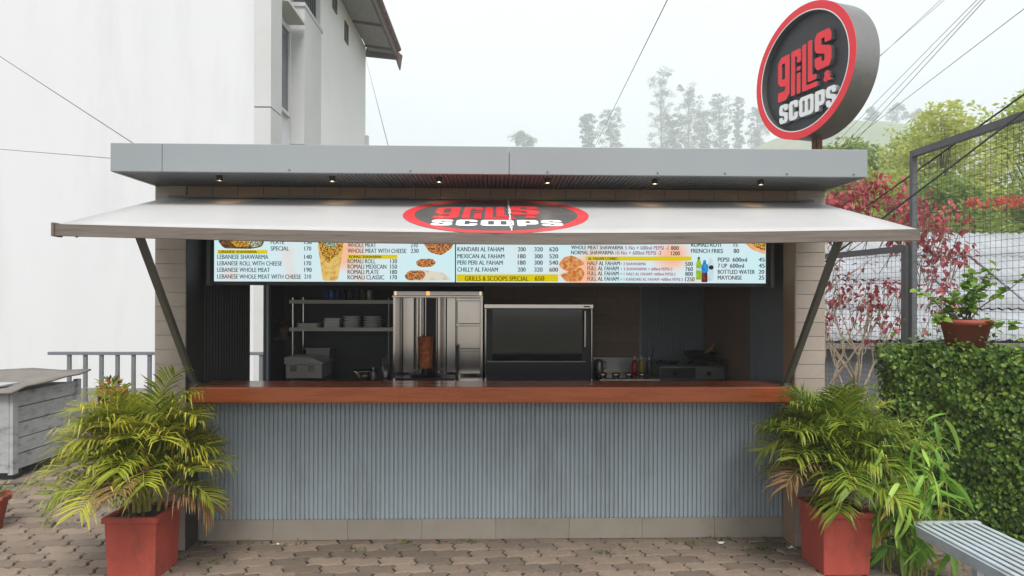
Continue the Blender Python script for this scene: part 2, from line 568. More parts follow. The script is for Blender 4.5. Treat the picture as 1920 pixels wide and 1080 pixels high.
# weeds and moss in the joints
M_weed = leaf_mat('weed_leaf', [lin(70, 92, 34), lin(104, 122, 50), lin(92, 104, 56)])
wb = MB()
rw = random.Random(3)
spots = [(-1.68, 0.12), (-1.3, 0.1), (-0.6, 0.09), (-0.15, 0.1), (1.3, 0.05), (1.78, -0.05), (1.85, 0.1), (-2.0, -0.15), (-1.75, -0.2), (1.55, 0.11), (0.7, -0.1), (-0.9, -0.02), (2.0, -0.05), (-2.4, 0.1), (-3.2, 0.5)]
for (x, y) in spots:
    for k in range(rw.randint(8, 26)):
        a = rw.uniform(0, 2 * PI); r = abs(rw.gauss(0, 0.05))
        bx, by = x + r * math.cos(a) * 1.6, y + r * math.sin(a) * 0.5
        h, L = rw.uniform(0.008, 0.03), rw.uniform(0.01, 0.025)
        d = rw.uniform(0, 2 * PI)
        dx, dy = math.cos(d) * L, math.sin(d) * L
        wb.add([(bx, by, 0.0), (bx + dx * .5 - dy * .35, by + dy * .5 + dx * .35, h * .7), (bx + dx, by + dy, h), (bx + dx * .5 + dy * .35, by + dy * .5 - dx * .35, h * .7)], [(0, 1, 2, 3)])
tag(wb.build('weeds', M_weed), 'small green weeds and moss growing in the paving joints', 'weeds', kind='stuff')

# far hill
def hill_h(x, y):
    u = max(0.0, min(1.0, (y - 90) / 210.0))
    u = u * u * (3 - 2 * u)
    t = max(0.0, min(1.0, (x - 95) / 70.0))
    t = t * t * (3 - 2 * t)
    t2 = max(0.0, min(1.0, (x - 215) / 120.0))
    top = 66 + 18 * t - 34 * t2
    n = mnoise.noise(Vector((x * 0.02, y * 0.02, 0))) * 5 + mnoise.noise(Vector((x * 0.07, y * 0.07, 3))) * 1.6
    back = max(0.0, min(1.0, (y - 320) / 300.0))
    return -0.5 + u * (top + n * u) * (1 - 0.4 * back)
hb = MB()
nx, ny = 90, 60
rows = []
for j in range(ny + 1):
    yy = 80 + (560 * j / ny)
    rows.append([(-260 + 800 * i / nx, yy, hill_h(-260 + 800 * i / nx, yy)) for i in range(nx + 1)])
hb.quadstrip(rows)
M_hill = mat('hill_tea_slope', lin(104, 118, 66), 0.95, var=0.35, scale=0.06, bump=0.0, dirt=lin(168, 128, 84), dirt_amt=0.7, dirt_scale=0.025)
tag(hb.build('hill', M_hill, smooth=True), kind='structure')

# ================================================================== WHITE BUILDING on the left
wbld = thing('white_building', 'tall white rendered building with pilasters and dark eaves left of the kiosk', 'building', (-6, 9, 0))
XF = -4.51
MB().box(-16, XF, 7.8, 16.3, -0.5, 11.0).build('front_wall', M_wallw, wbld)
MB().box(XF + .003, -4.2, 7.79, 8.4, -0.5, 5.19).box(XF + .003, -4.2, 7.795, 8.4, 5.215, 11.0).build('pilaster', M_wallg, wbld)
MB().box(XF + .003, -4.2, 9.87, 11.2, -0.5, 4.99).box(XF + .003, -4.2, 9.87, 11.2, 5.015, 8.02).build('pilaster', M_wallg, wbld)
MB().box(XF + .003, -4.18, 9.83, 11.3, 8.02, 8.10).build('pilaster_cap', M_wallg, wbld)
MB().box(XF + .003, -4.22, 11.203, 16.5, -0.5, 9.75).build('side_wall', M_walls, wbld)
MB().box(XF + .003, -4.13, 16.503, 16.65, -0.5, 6.9).build('corner_pipe', M_wallw, wbld)
M_glassd = mat('window_glass', lin(66, 70, 74), 0.12, var=0.1, spec=0.8)
for (y0, y1, z0, z1) in ((8.75, 9.65, 5.6, 7.35), (8.75, 9.65, 8.6, 10.2)):
    f = MB()
    x = XF + 0.003
    f.box(x, x + .06, y0 - .07, y0, z0 - .07, z1 + .07).box(x, x + .06, y1, y1 + .07, z0 - .07, z1 + .07)
    f.box(x, x + .06, y0, y1, z1, z1 + .07).box(x, x + .08, y0, y1, z0 - .07, z0)
    wn = f.build('window', M_wallg, wbld)
    MB().box(x + .002, x + .02, y0, y1, z0, z1).build('pane', M_glassd, wn)
    MB().box(x, x + .35, y0 - .12, y1 + .12, z1 + .22, z1 + .28).build('canopy', M_wallg, wbld)
for k in range(7):       # louvre shutter above the second pilaster
    MB().box(-4.44, -4.26, 9.9 + k * .17, 9.94 + k * .17, 8.1, 9.7).build('louvre_bar', M_char, wbld)
for (y0, z0, z1) in ((12.3, 9.1, 9.6), (13.6, 8.8, 9.35)):
    x = -4.22
    f = MB().box(x, x + .03, y0, y0 + .06, z0, z1).box(x, x + .03, y0 + .34, y0 + .40, z0, z1).box(x, x + .03, y0 + .06, y0 + .34, z1 - .06, z1).box(x, x + .03, y0 + .06, y0 + .34, z0, z0 + .06)
    wn = f.build('window', M_char, wbld)
    MB().box(x + .002, x + .012, y0 + .06, y0 + .34, z0 + .06, z1 - .06).build('pane', M_glassd, wn)
MB().box(-4.2, -4.19, 11.6, 13.5, 4.99, 5.02).build('render_line', M_wallg, wbld)
M_eave = mat('dark_eave_timber', lin(92, 84, 80), 0.8, var=0.2, scale=4)
M_eaves = mat('eave_soffit', lin(140, 138, 134), 0.8, var=0.12, scale=3, stretch=(4, 1, 1))
M_rooft = mat('old_roof_tile', lin(110, 84, 74), 0.85, var=0.25, scale=5, dirt=lin(60, 58, 52), dirt_amt=0.7)
rf = MB().add([(-4.3, 9, 10.15), (-3.28, 9, 9.72), (-3.28, 17.0, 9.72), (-4.3, 17.0, 10.15), (-9, 9, 12.2), (-9, 17.0, 12.2)],
              [(0, 1, 2, 3), (4, 0, 3, 5)]).build('roof', M_rooft, wbld)
sf = rf.modifiers.new('thick', 'SOLIDIFY'); sf.thickness = 0.12; sf.offset = 1
MB().add([(-4.22, 9, 9.78), (-3.34, 9, 9.66), (-3.34, 16.9, 9.66), (-4.22, 16.9, 9.78)], [(0, 3, 2, 1)]).build('eave_soffit', M_eaves, rf)
MB().box(-3.35, -3.28, 9, 17.05, 9.56, 9.82).build('fascia_board', M_eave, rf)
MB().bar((-4.3, 16.95, 9.74), (-3.24, 16.95, 9.64), 0.1, 0.26).build('end_board', M_eave, rf)
MB().add([(-3.30, 16.8, 9.75), (-3.16, 17.1, 9.70), (-3.22, 17.05, 9.2), (-3.30, 16.9, 9.45)], [(0, 1, 2, 3)]).build('roof_corner_flashing', M_rooft, rf).modifiers.new('t', 'SOLIDIFY').thickness = 0.05
for k in range(5):
    y = 9.2 + k * 1.8
    MB().bar((-4.22, y, 9.75), (-3.35, y, 9.63), 0.05, 0.07).build('rafter', M_eave, rf)
for k in range(8):
    y = 9.5 + k
    MB().lathe([(0.09, -0.45), (0.09, 0.45)], 8, (-3.23, y, 9.86), axis='Y').build('ridge_tile', M_rooft, rf)

# railing between kiosk and building
rl = thing('railing', 'grey metal railing with vertical bars in front of the white building', 'railing', (-4.5, 4.2, 0))
MB().box(-5.78, -2.3, 4.17, 4.23, 0.905, 0.945).build('top_rail', M_rail, rl, bevel=0.004)
MB().box(-5.78, -2.3, 4.18, 4.22, 0.10, 0.14).build('bottom_rail', M_rail, rl)
x = -5.52
while x < -2.35:
    MB().box(x - .022, x + .022, 4.185, 4.215, 0.14, 0.905).build('baluster', M_rail, rl)
    x += 0.205
for x in (-5.7, -3.5):
    MB().box(x - .03, x + .03, 4.17, 4.23, 0.0, 0.10).build('foot', M_rail, rl)

# ================================================================== KIOSK
KX0, KX1 = -2.22, 2.20
ki = thing('food_kiosk', 'grey food kiosk with fluted counter front, flat roof and raised white awning', 'kiosk', (0, 1, 0))
def corr(x0, x1, z0, z1, y, pitch, amp, prof='flute'):
    """vertical corrugated sheet facing -Y"""
    vs = []
    x = x0
    pat = [(0, 0), (.12, -1), (.72, -1), (.84, 0)] if prof == 'flute' else [(0, 0), (.25, -.7), (.5, -1), (.75, -.7)]
    while x < x1 - 1e-6:
        for (t, d) in pat:
            xx = x + t * pitch
            if xx < x1: vs.append((xx, y + d * amp))
        x += pitch
    vs.append((x1, y))
    return vs
def corr_sheet(mb, prof, z0, z1):
    mb.quadstrip([[(a, b, z0) for a, b in prof], [(a, b, z1) for a, b in prof]])
    return mb
def block_wall(parent, x0, x1, y, z0, z1, bh, bw, m, proud=0.006, gap=0.004, off0=0.0, depth=0.02):
    """tiles facing -Y, each its own piece"""
    z = z0; r = 0
    while z < z1 - 0.01:
        zz = min(z + bh, z1)
        x = x0 - ((r % 2) * bw * off0)
        while x < x1 - 0.005:
            a, b = max(x, x0), min(x + bw, x1)
            if b - a > 0.01:
                MB().box(a + gap / 2, b - gap / 2, y - proud - random.uniform(0, .0012), y + depth, z + gap / 2, zz - gap / 2).build('tile', m, parent, bevel=0.0015)
            x += bw
        z = zz; r += 1
# pillars
for (a, b, nm) in ((KX0, -2.02, 'beige tiled pillar, brighter, on the railing side'), (2.0, KX1, 'beige tiled pillar, darker, on the fence side')):
    p = MB().box(a + .006, b - .006, 0.0, 0.17, 0.0, 2.38).build('pillar', M_grout, ki)
    tag(p, nm)
    block_wall(p, a, b, 0.0, 0.0, 2.378, 0.0935, 0.6, M_tile)
    inner = b if a < 0 else a
    s_ = 1 if a < 0 else -1
    MB().box(min(inner - .006 * s_, inner + .004 * s_), max(inner - .006 * s_, inner + .004 * s_), -0.004, 0.17, 0.0, 2.376).build('reveal_sheet', M_char if a < 0 else M_dtile, p)
    o_ = a if a < 0 else b
    MB().box(min(o_, o_ + .006 * s_), max(o_, o_ + .006 * s_), -.004, 0.17, 0.0, 2.376).build('side_tile', M_tile, p)
# counter front
corr_sheet(MB(), corr(-2.02, 2.0, .14, .95, 0.175, 0.0302, 0.011), 0.142, 0.956).build('fluted_panel', M_flute, ki)
sk = MB().box(-2.016, 1.996, 0.176, 0.24, 0.0, 0.14).build('skirting', M_skirt, ki)
x = -2.016
while x < 1.99:
    b = min(x + 0.505, 1.996)
    MB().box(x + .0008, b - .0008, 0.166 - random.uniform(0, .002), 0.178, 0.0, 0.139).build('tile', M_skirt, sk, bevel=0.0015)
    x += 0.505
MB().box(-2.012, 1.992, 0.165, 0.172, 0.1395, 0.146).build('flute_trim', M_strut, ki)
MB().box(-2.016, 1.996, 0.02, 0.36, 0.957, 1.062).build('countertop', M_counter, ki, bevel=0.008)
MB().box(-2.0, 1.98, 0.2, 0.30, 0.24, 0.956).build('counter_core', M_dark, ki)
# side and back walls
MB().box(-2.20, -2.085, 0.171, 1.25, 0.0, 2.376).box(-2.105, -2.085, 1.62, 2.2, 0.0, 2.376).box(-2.20, -2.085, 1.25, 1.62, 2.12, 2.376).build('left_wall', M_char, ki)
c = corr(0.40, 1.24, 0, 0, 0, 0.05, 0.006)
MB().quadstrip([[(-2.084 - b, a, 0.0) for a, b in c], [(-2.084 - b, a, 2.1) for a, b in c]]).build('left_lining', M_char, ki)
MB().box(-2.083, -2.06, 1.625, 1.68, 0.0, 2.12).build('door_frame', M_gsheet, ki)
MB().box(2.10, 2.185, 0.171, 2.2, 0.0, 2.376).build('right_wall', M_dtile, ki)
c = corr(0.30, 1.0, 0, 0, 0, 0.028, 0.006)
MB().quadstrip([[(2.099 + b, a, 0.0) for a, b in c], [(2.099 + b, a, 2.3) for a, b in c]]).build('right_lining', M_gsheet, ki)
bw = MB().box(-2.084, 2.099, 2.16, 2.26, 0.0, 2.376).build('back_wall', M_grout, ki)
block_wall(bw, -0.10, 1.44, 2.15, 0.95, 2.32, 0.14, 0.44, M_dtile, off0=0.5, gap=0.005)
c = corr(1.46, 2.095, 0, 0, 2.148, 0.028, 0.005)
corr_sheet(MB(), c, 0.9, 2.3).build('back_lining', M_gsheet, ki)
MB().box(-2.08, -0.12, 2.13, 2.158, 0.0, 2.3).build('dark_back_sheet', M_char, ki)
MB().box(-2.083, 2.098, 0.31, 2.15, -0.01, 0.02).build('floor', M_dark, ki)
# wall band above the awning
up = MB().box(-2.016, 1.996, 0.006, 0.15, 2.08, 2.378).build('lintel', M_dark, ki)
x = -2.016
while x < 1.99:
    b = min(x + 0.165, 1.996)
    MB().box(x + .002, b - .002, -.004, 0.008, 2.315, 2.377).build('tile', M_dtile, up)
    x += 0.165
# roof: soffit, fascia
ZS = 2.383
roof = MB().box(KX0 + .01, KX1 - .01, -0.455, 2.45, ZS + .01, ZS + .12).build('roof', M_gsheet, ki)
c = corr(KX0 + .01, KX1 - .01, 0, 0, 0, 0.026, 0.007)
MB().quadstrip([[(a, -0.455, ZS + .004 + b) for a, b in c], [(a, 2.4, ZS + .004 + b) for a, b in c]]).build('soffit', M_soffit, roof)
fx = [KX0 - .005, -1.93, 0.075, KX1 + .005]
for a, b in zip(fx[:-1], fx[1:]):
    MB().box(a + .0012, b - .0012, -0.485, -0.456, ZS - .006, 2.541).build('fascia_panel', M_fascia, roof, bevel=0.003)
for xx in (KX0 - .005, KX1 - .02):
    MB().box(xx, xx + .025, -0.4555, 2.45, ZS - .006, 2.541).build('fascia_panel', M_fascia, roof)
MB().box(KX0 + .02, KX1 - .02, -0.455, 2.44, 2.503, 2.51).build('roof_sheet', M_gsheet, roof)
for xx in (0.95, 1.35, 1.72, 2.12, -1.2, -.5, .3):
    MB().lathe([(0.006, 0), (0.006, -0.004), (0.002, -0.006)], 8, (xx, -0.486, 2.395), axis='Y').build('rivet', M_gsheet, roof)

# awning flap
HY, HZ, FY, FZ = -0.025, 2.302, -1.07, 2.005
def awn_z(x, t):
    return HZ + (FZ - HZ) * t - 0.03 * math.sin(PI * (x + 2.13) / 4.25) * t ** 1.3
aw = thing('awning_tmp', 'x', 'x', (0, 0, 0))
bpy.data.objects.remove(aw)
def awn_sheet(x0, x1, lift, nx=12, nt=10, t0=0.0, t1=1.0):
    return [[(x0 + (x1 - x0) * i / nx, HY + (FY - HY) * (t0 + (t1 - t0) * j / nt), awn_z(x0 + (x1 - x0) * i / nx, t0 + (t1 - t0) * j / nt) + lift) for i in range(nx + 1)] for j in range(nt + 1)]
awn = MB()
awn.quadstrip([list(reversed(r)) for r in awn_sheet(-2.125, 0.076, 0)])
awn = awn.build('awning', M_awn, ki, smooth=True)
sdm = awn.modifiers.new('t', 'SOLIDIFY'); sdm.thickness = 0.012; sdm.offset = -1
a2 = MB().quadstrip([list(reversed(r)) for r in awn_sheet(0.080, 2.115, 0.001)]).build('second_panel', M_awn, awn, smooth=True)
sdm = a2.modifiers.new('t', 'SOLIDIFY'); sdm.thickness = 0.012; sdm.offset = -1
# frame bars along front, sides and ribs beneath
N = 14
for k in range(N):
    xa, xb = -2.122 + 4.232 * k / N, -2.122 + 4.232 * (k + 1) / N
    if k == 0: fr = MB()
    fr.bar((xa, FY - .012, awn_z(xa, 1) - .030), (xb, FY - .012, awn_z(xb, 1) - .030), 0.03, 0.056)
fr.build('front_bar', M_frame, awn)
for xx in (-2.105, 2.095):
    MB().bar((xx, HY, HZ - .034), (xx, FY + .01, FZ - .034), 0.035, 0.04).build('side_bar', M_frame, awn)
for xx in (-1.42, -.7, .078, .8, 1.45):
    MB().bar((xx, HY, HZ - .034), (xx, FY + .01, awn_z(xx, 1) - .034), 0.03, 0.035).build('rib', M_frame, awn)
MB().box(-2.125, 2.11, HY - .004, HY + .02, HZ - .03, HZ + .012).build('hinge_bar', M_strut, awn)
MB().box(-2.135, -2.1225, FY - .035, FY + .03, FZ - .062, FZ + .004).build('corner_cap', M_frame, awn)
MB().add([(-2.05, FY - .01, FZ - .05), (-2.0, FY - .01, FZ - .05), (-2.03, FY - .01, FZ - .068)], [(0, 1, 2)]).build('corner_hook', M_frame, awn)
for xx in (-2.0, 1.975):
    MB().bar((xx, -0.66, awn_z(xx, .59) - .03), (xx, 0.07, 1.075), 0.034, 0.034).build('strut', M_strut, awn)
    MB().box(xx - .03, xx + .03, 0.04, 0.10, 1.0625, 1.085).build('strut_foot', M_strut, awn)

# ---------------------------------------------------------------- logo (shared by awning and sign)
def sc(poly, x0, x1, y0, y1):
    return [(x0 + (x1 - x0) * a, y0 + (y1 - y0) * b) for a, b in poly]
G_S = [(1, .66), (1, .86), (.86, 1), (.14, 1), (0, .86), (0, .56), (.1, .47), (.58, .37), (.60, .34), (.60, .19), (.40, .19), (.40, .34), (0, .34), (0, .14), (.14, 0), (.86, 0), (1, .14), (1, .44), (.9, .54), (.42, .63), (.40, .66), (.40, .81), (.60, .81), (.60, .66)]
G_C = [(1, .62), (1, .86), (.86, 1), (.14, 1), (0, .86), (0, .14), (.14, 0), (.86, 0), (1, .14), (1, .38), (.62, .38), (.62, .19), (.40, .19), (.40, .81), (.62, .81), (.62, .62)]
G_O = [(.9, 1), (.1, 1), (0, .86), (0, .14), (.1, 0), (.9, 0), (1, .14), (1, .86)]
G_P = [(.86, 1), (0, 1), (0, 0), (.4, 0), (.4, .25), (.86, .25), (1, .39), (1, .86)]
def rect(a, b, c, d):
    return [(b, d), (a, d), (a, c), (b, c)]
LOGO_R = [
    [(-.38, .36), (-.55, .36), (-.63, .28), (-.63, -.03), (-.56, -.11), (-.475, -.11), (-.475, -.19), (-.63, -.19), (-.63, -.34), (-.46, -.34), (-.38, -.26)],
    rect(-.545, -.475, .0, .25),
    [(-.165, .37), (-.34, .37), (-.345, -.32), (-.265, -.32), (-.265, .27), (-.22, .27), (-.22, .16), (-.14, .16), (-.14, .33)],
    rect(-.225, -.15, -.32, .0), rect(-.225, -.15, .035, .10),
    [(-.035, .39), (-.115, .39), (-.115, -.32), (.19, -.32), (.19, -.245), (-.035, -.245)],
    [(.085, .41), (.0, .41), (.0, -.21), (.17, -.21), (.17, -.13), (.085, -.13)],
    sc(G_S, .135, .45, -.09, .46),
]
LW = [
    [sc(G_S, -.55, -.37, -.68, -.38)],
    [sc(G_C, -.34, -.16, -.68, -.38)],
    [sc(G_O, -.13, .15, -.68, -.38), sc(rect(.22, .40, .2, .8), -.13, .15, -.68, -.38), sc(rect(.60, .78, .2, .8), -.13, .15, -.68, -.38)],
    [sc(G_P, .18, .36, -.68, -.38), sc(rect(.4, .62, .45, .8), .18, .36, -.68, -.38)],
    [sc(G_S, .385, .565, -.68, -.38)],
]
def rp(polys, r):
    return [round_poly([(x, y, 0) for x, y in p], r) for p in polys]
def circle(r, n=64):
    return [(r * math.cos(2 * PI * k / n), r * math.sin(2 * PI * k / n)) for k in range(n)]
M_ared = mat('awning_print_red', lin(214, 60, 64), 0.4, var=0.06, scale=4, dirt=lin(214, 110, 110), dirt_amt=0.5, dirt_scale=3)
M_agrey = mat('awning_print_grey', lin(88, 86, 86), 0.4, var=0.06, scale=4, dirt=lin(122, 120, 118), dirt_amt=0.4, dirt_scale=3)
M_awht = mat('awning_print_white', lin(240, 240, 238), 0.4, var=0.02)
def on_awning(me, name, lift, parent):
    """lay a flat print (disc units, radius 1 = 0.525 m) on the awning sheet"""
    r = 0.525
    bm = bmesh.new(); bm.from_mesh(me)
    bmesh.ops.triangulate(bm, faces=bm.faces[:])
    for _ in range(3):
        long = [e for e in bm.edges if e.calc_length() > 0.25]
        if not long: break
        bmesh.ops.subdivide_edges(bm, edges=long, cuts=1)
        bmesh.ops.triangulate(bm, faces=[f for f in bm.faces if len(f.verts) > 3])
    for v in bm.verts:
        x = 0.0 + v.co.x * r
        yy = -0.575 + v.co.y * r
        t = (yy - HY) / (FY - HY)
        v.co = (x, yy, awn_z(x, t) + lift)
    bm.to_mesh(me); bm.free()
    ob = bpy.data.objects.new(name, me); COL.objects.link(ob)
    ob.parent = parent
    ob.location = -WO[parent.name]
    return ob
on_awning(curve_mesh('print_ring', [circle(1.0), circle(0.88)], 0, M_ared), 'print_ring', 0.003, awn)
on_awning(curve_mesh('print_disc', [circle(0.878)], 0, M_agrey), 'print_disc', 0.003, awn)
on_awning(curve_mesh('print_word', rp([[(x * 1.05, y) for x, y in p] for p in LOGO_R], .02), 0, M_ared), 'print_word', 0.0055, awn)
for pl in LW:
    on_awning(curve_mesh('print_letter', rp([[(x * 1.18, y) for x, y in p] for p in pl], .02), 0, M_awht), 'print_letter', 0.0055, awn)
tm = text_mesh('print_ampersand', '&', 0.2, M_ared, 0.012)
for v in tm.vertices: v.co = (v.co.x + .30, v.co.y - .27, 0)
on_awning(tm, 'print_ampersand', 0.0055, awn)
# torn seam through the print
rs = random.Random(5)
pts_l, pts_r = [], []
for k in range(40):
    t = 0.06 + 0.92 * k / 39
    x = 0.078; wdt = rs.uniform(0.002, 0.011) if t < .93 else .003
    y = HY + (FY - HY) * t
    pts_l.append((x - wdt, y, awn_z(x, t) + .0075)); pts_r.append((x + rs.uniform(0.001, 0.007), y, awn_z(x, t) + .0075))
MB().quadstrip([[a, b] for a, b in zip(pts_r, pts_l)]).build('torn_seam', M_awht, awn)
MB().quadstrip([[(a[0] + .006, a[1], a[2] + .001), (a[0] + .0085, a[1], a[2] + .001)] for a in reversed(pts_l)]).build('seam_gap', M_char, awn)

# ---------------------------------------------------------------- soffit spotlights
M_lens = mat('lamp_lens', lin(255, 230, 190), 0.3, emit=(1, .80, .5, 1), emit_s=14)
names = ['spotlight under the roof edge nearest the railing, first of six', 'spotlight under the roof, second of six from the railing side',
         'spotlight under the roof, third of six, just left of the seam', 'spotlight under the roof, fourth of six, just right of the seam',
         'spotlight under the roof, fifth of six from the railing side', 'spotlight under the roof nearest the round sign, last of six']
for xx, nm in zip((-1.655, -0.985, -0.345, 0.31, 0.965, 1.615), names):
    t = thing('spotlight', 'small black ' + nm, 'spotlight', (xx, -0.36, ZS), 'soffit spotlights')
    MB().lathe([(0.018, 0.0), (0.018, -0.033), (0.0155, -0.033), (0.0155, -0.028)], 16, (xx, -0.36, ZS)).build('housing', M_black, t)
    MB().lathe([(0.0145, -0.0285), (0.0145, -0.0275)], 12, (xx, -0.36, ZS)).build('lens', M_lens, t)
    ld = bpy.data.lights.new('spot_lamp', 'SPOT')
    ld.energy = 0.45; ld.color = (1.0, 0.56, 0.22); ld.spot_size = R(70); ld.spot_blend = 0.8; ld.shadow_soft_size = 0.012
    lo = bpy.data.objects.new('spot_lamp', ld); COL.objects.link(lo)
    lo.parent = t; lo.location = (0, 0, -0.036); lo.rotation_euler = (R(58), 0, 0)
    WO[lo.name] = Vector((xx, -.36, ZS - .036))

# ---------------------------------------------------------------- menu board
mbd = thing('menu_board', 'lit menu board with food pictures and price lists hanging under the awning', 'menu board', (0, 0.25, 1.75))
BY = 0.215
MB().box(-1.965, 1.925, BY + .002, BY + .07, 1.738, 2.075).build('bezel', M_black, mbd)
def BX(px): return -1.935 + (px - 402) * (3.827 / 1033)
def BZ(px, py): return 1.763 + (528 + (px - 402) * 0.0039 - py) / 270.0
M_scr = bpy.data.materials.new('lit_screen'); M_scr.use_nodes = True
n, l = M_scr.node_tree.nodes, M_scr.node_tree.links
n.remove(n['Principled BSDF'])
em = n.new('ShaderNodeEmission')
t_ = n.new('ShaderNodeTexCoord'); nn = n.new('ShaderNodeTexNoise'); nn.inputs['Scale'].default_value = 2.6; nn.inputs['Detail'].default_value = 1
rr = n.new('ShaderNodeValToRGB')
rr.color_ramp.elements[0].position = 0.36; rr.color_ramp.elements[0].color = lin(205, 236, 240)
rr.color_ramp.elements[1].position = 0.74; rr.color_ramp.elements[1].color = lin(246, 190, 160)
e_ = rr.color_ramp.elements.new(0.58); e_.color = lin(216, 232, 236)
l.new(t_.outputs['Object'], nn.inputs['Vector']); l.new(nn.outputs['Fac'], rr.inputs['Fac']); l.new(rr.outputs['Color'], em.inputs['Color'])
em.inputs['Strength'].default_value = 0.58
l.new(em.outputs['Emission'], n['Material Output'].inputs['Surface'])
E_txt = emis('screen_text', lin(52, 66, 72), 0.5)
E_prp = emis('screen_text_mauve', lin(176, 110, 140), 0.5)
E_yel = emis('screen_yellow', lin(232, 212, 20), 0.5)
E_brn = emis('screen_text_brown', lin(92, 78, 10), 0.5)
for (a, b) in ((402, 847.5), (849.5, 1435)):
    MB().add([(BX(a), BY, 1.763), (BX(b), BY, 1.763), (BX(b), BY, 2.072), (BX(a), BY, 2.072)], [(0, 1, 2, 3)]).build('screen', M_scr, mbd)
for xx in (-1.983, 1.925):
    MB().box(xx, xx + .022, BY - .012, BY + .05, 1.735, 2.08).build('bracket', M_gsheet, mbd)
def menu_line(x, y, s, size=11.0, m=E_txt, bold=0.0004, name='menu_line', x2=None):
    """one line of print; x, y = board layout units (baseline), x2 = right end it is fitted to"""
    me = text_mesh(name, s, size / 270.0 * 1.38, m, 0.0)
    bm = bmesh.new(); bm.from_mesh(me)
    for dx, dz in ((0.0011, .0003), (.0022, .0006)):
        g = bmesh.ops.duplicate(bm, geom=bm.verts[:len(me.vertices)] + bm.edges[:len(me.edges)] + bm.faces[:len(me.polygons)])
        bmesh.ops.translate(bm, vec=(dx, 0, dz), verts=[v for v in g['geom'] if isinstance(v, bmesh.types.BMVert)])
    bm.to_mesh(me); bm.free()
    vx = [v.co.x for v in me.vertices]
    wd = max(vx) - min(vx); mn = min(vx)
    k = 1.0
    if x2: k = (BX(x2) - BX(x)) / wd
    for v in me.vertices:
        v.co.x = (v.co.x - mn) * k
    ob = inst(name, me, (BX(x), BY - .0035, BZ(x, y)), mbd, (R(90), 0, 0))
    return ob
def price(x, y, s, x2, **k): menu_line(x, y, s, name='price', x2=x2, **k)
def bar(x0, x1, y0, y1, m=E_yel):
    MB().add([(BX(x0), BY - .002, BZ(x0, y1)), (BX(x1), BY - .002, BZ(x1, y1)), (BX(x1), BY - .002, BZ(x1, y0)), (BX(x0), BY - .002, BZ(x0, y0))], [(0, 1, 2, 3)]).build('heading_bar', m, mbd)
for (x, y, s, x2, p, px, px2) in (
        (506, 459, 'PLATE', 531, '150', 568, 582), (506, 471, 'SPECIAL', 540, '170', 568, 581), (408, 486.5, 'LEBANESE SHAWARMA', 502, '140', 568, 582),
        (408, 498.5, 'LEBANESE ROLL WITH CHEESE', 527, '170', 568, 581), (408, 510.5, 'LEBANESE WHOLE MEAT', 505, '190', 568, 582),
        (408, 523, 'LEBANESE WHOLE MEAT WITH CHEESE', 562, '210', 568, 581),
        (648, 464.5, 'WHOLE MEAT', 701, '210', 765, 778), (648, 475, 'WHOLE MEAT WITH CHEESE', 757, '230', 765, 780),
        (648, 494.5, 'ROMALI ROLL', 700, '130', 727, 740), (648, 504.5, 'ROMALI MEXICAN', 720, '150', 727, 740), (648, 514.5, 'ROMALI PLATE', 706, '180', 727, 740),
        (648, 524.5, 'ROMALI CLASSIC', 716, '170', 727, 740)):
    menu_line(x, y, s, 8.4, x2=x2)
    price(px, y, p, px2, size=8.2)
for y, s, x2, p in ((472, 'KANDARI AL FAHAM', 939, ('200', '320', '620')), (485, 'MEXICAN AL FAHAM', 940, ('180', '300', '520')),
                    (497, 'PERI PERI AL FAHAM', 937, ('180', '300', '540')), (510, 'CHILLY AL FAHAM', 928, ('200', '320', '600'))):
    menu_line(852, y, s, 8.6, x2=x2)
    for (a, b), q in zip(((965, 980), (996, 1012), (1024, 1041)), p):
        price(a, y, q, b, size=8.4)
bar(408, 500, 470, 477); menu_line(411, 475.8, 'LEBANESE SHAWARMA', 5.6, E_brn, x2=481)
bar(648, 740, 478.5, 486); menu_line(651, 485, 'ROMALI SHAWARMA', 5.6, E_brn, x2=711)
bar(850.5, 1041, 515, 528.5); menu_line(866, 527, 'GRILLS & SCOOPS SPECIAL', 9.0, E_brn, x2=985); price(997, 527, '650', 1015, size=9.0, m=E_brn)
menu_line(1065, 468, 'WHOLE MEAT SHAWARMA', 7.6, x2=1164); menu_line(1167, 468.5, '5 No + 600ml PEPSI -1', 7.6, E_prp, x2=1249); price(1254, 469, '800', 1269, size=7.8)
menu_line(1065, 477.5, 'NORMAL SHAWARMA', 7.6, x2=1146); menu_line(1149, 478, '10 No + 600ml PEPSI -2', 7.6, E_prp, x2=1236); price(1254, 479, '1200', 1271, size=7.8)
bar(1093, 1293, 481.5, 489); menu_line(1097, 488, 'AL FAHAM COMBO', 5.6, E_brn, x2=1153)
for y, s, x2, t2, tx, p in ((498, 'HALF AL FAHAM', 1157, '+ 2 SHAWARMA', 1207, '500'), (507.5, 'FULL AL FAHAM', 1155, '+ 3 SHAWARMA + 600ml PEPSI-2', 1257, '760'),
                            (517, 'FULL AL FAHAM', 1155, '+ 1 HALF AL FAHAM +600ml PEPSI-2', 1263, '800'), (527, 'FULL AL FAHAM', 1155, '+ 1 KANDARI AL FAHAM +600ml PEPSI-2', 1277, '1250')):
    menu_line(1096, y, s, 8.0, x2=x2); menu_line(1158, y, t2, 5.8, E_prp, x2=tx); price(1281, y + 1, p, 1296 if len(p) == 3 else 1299, size=8.0)
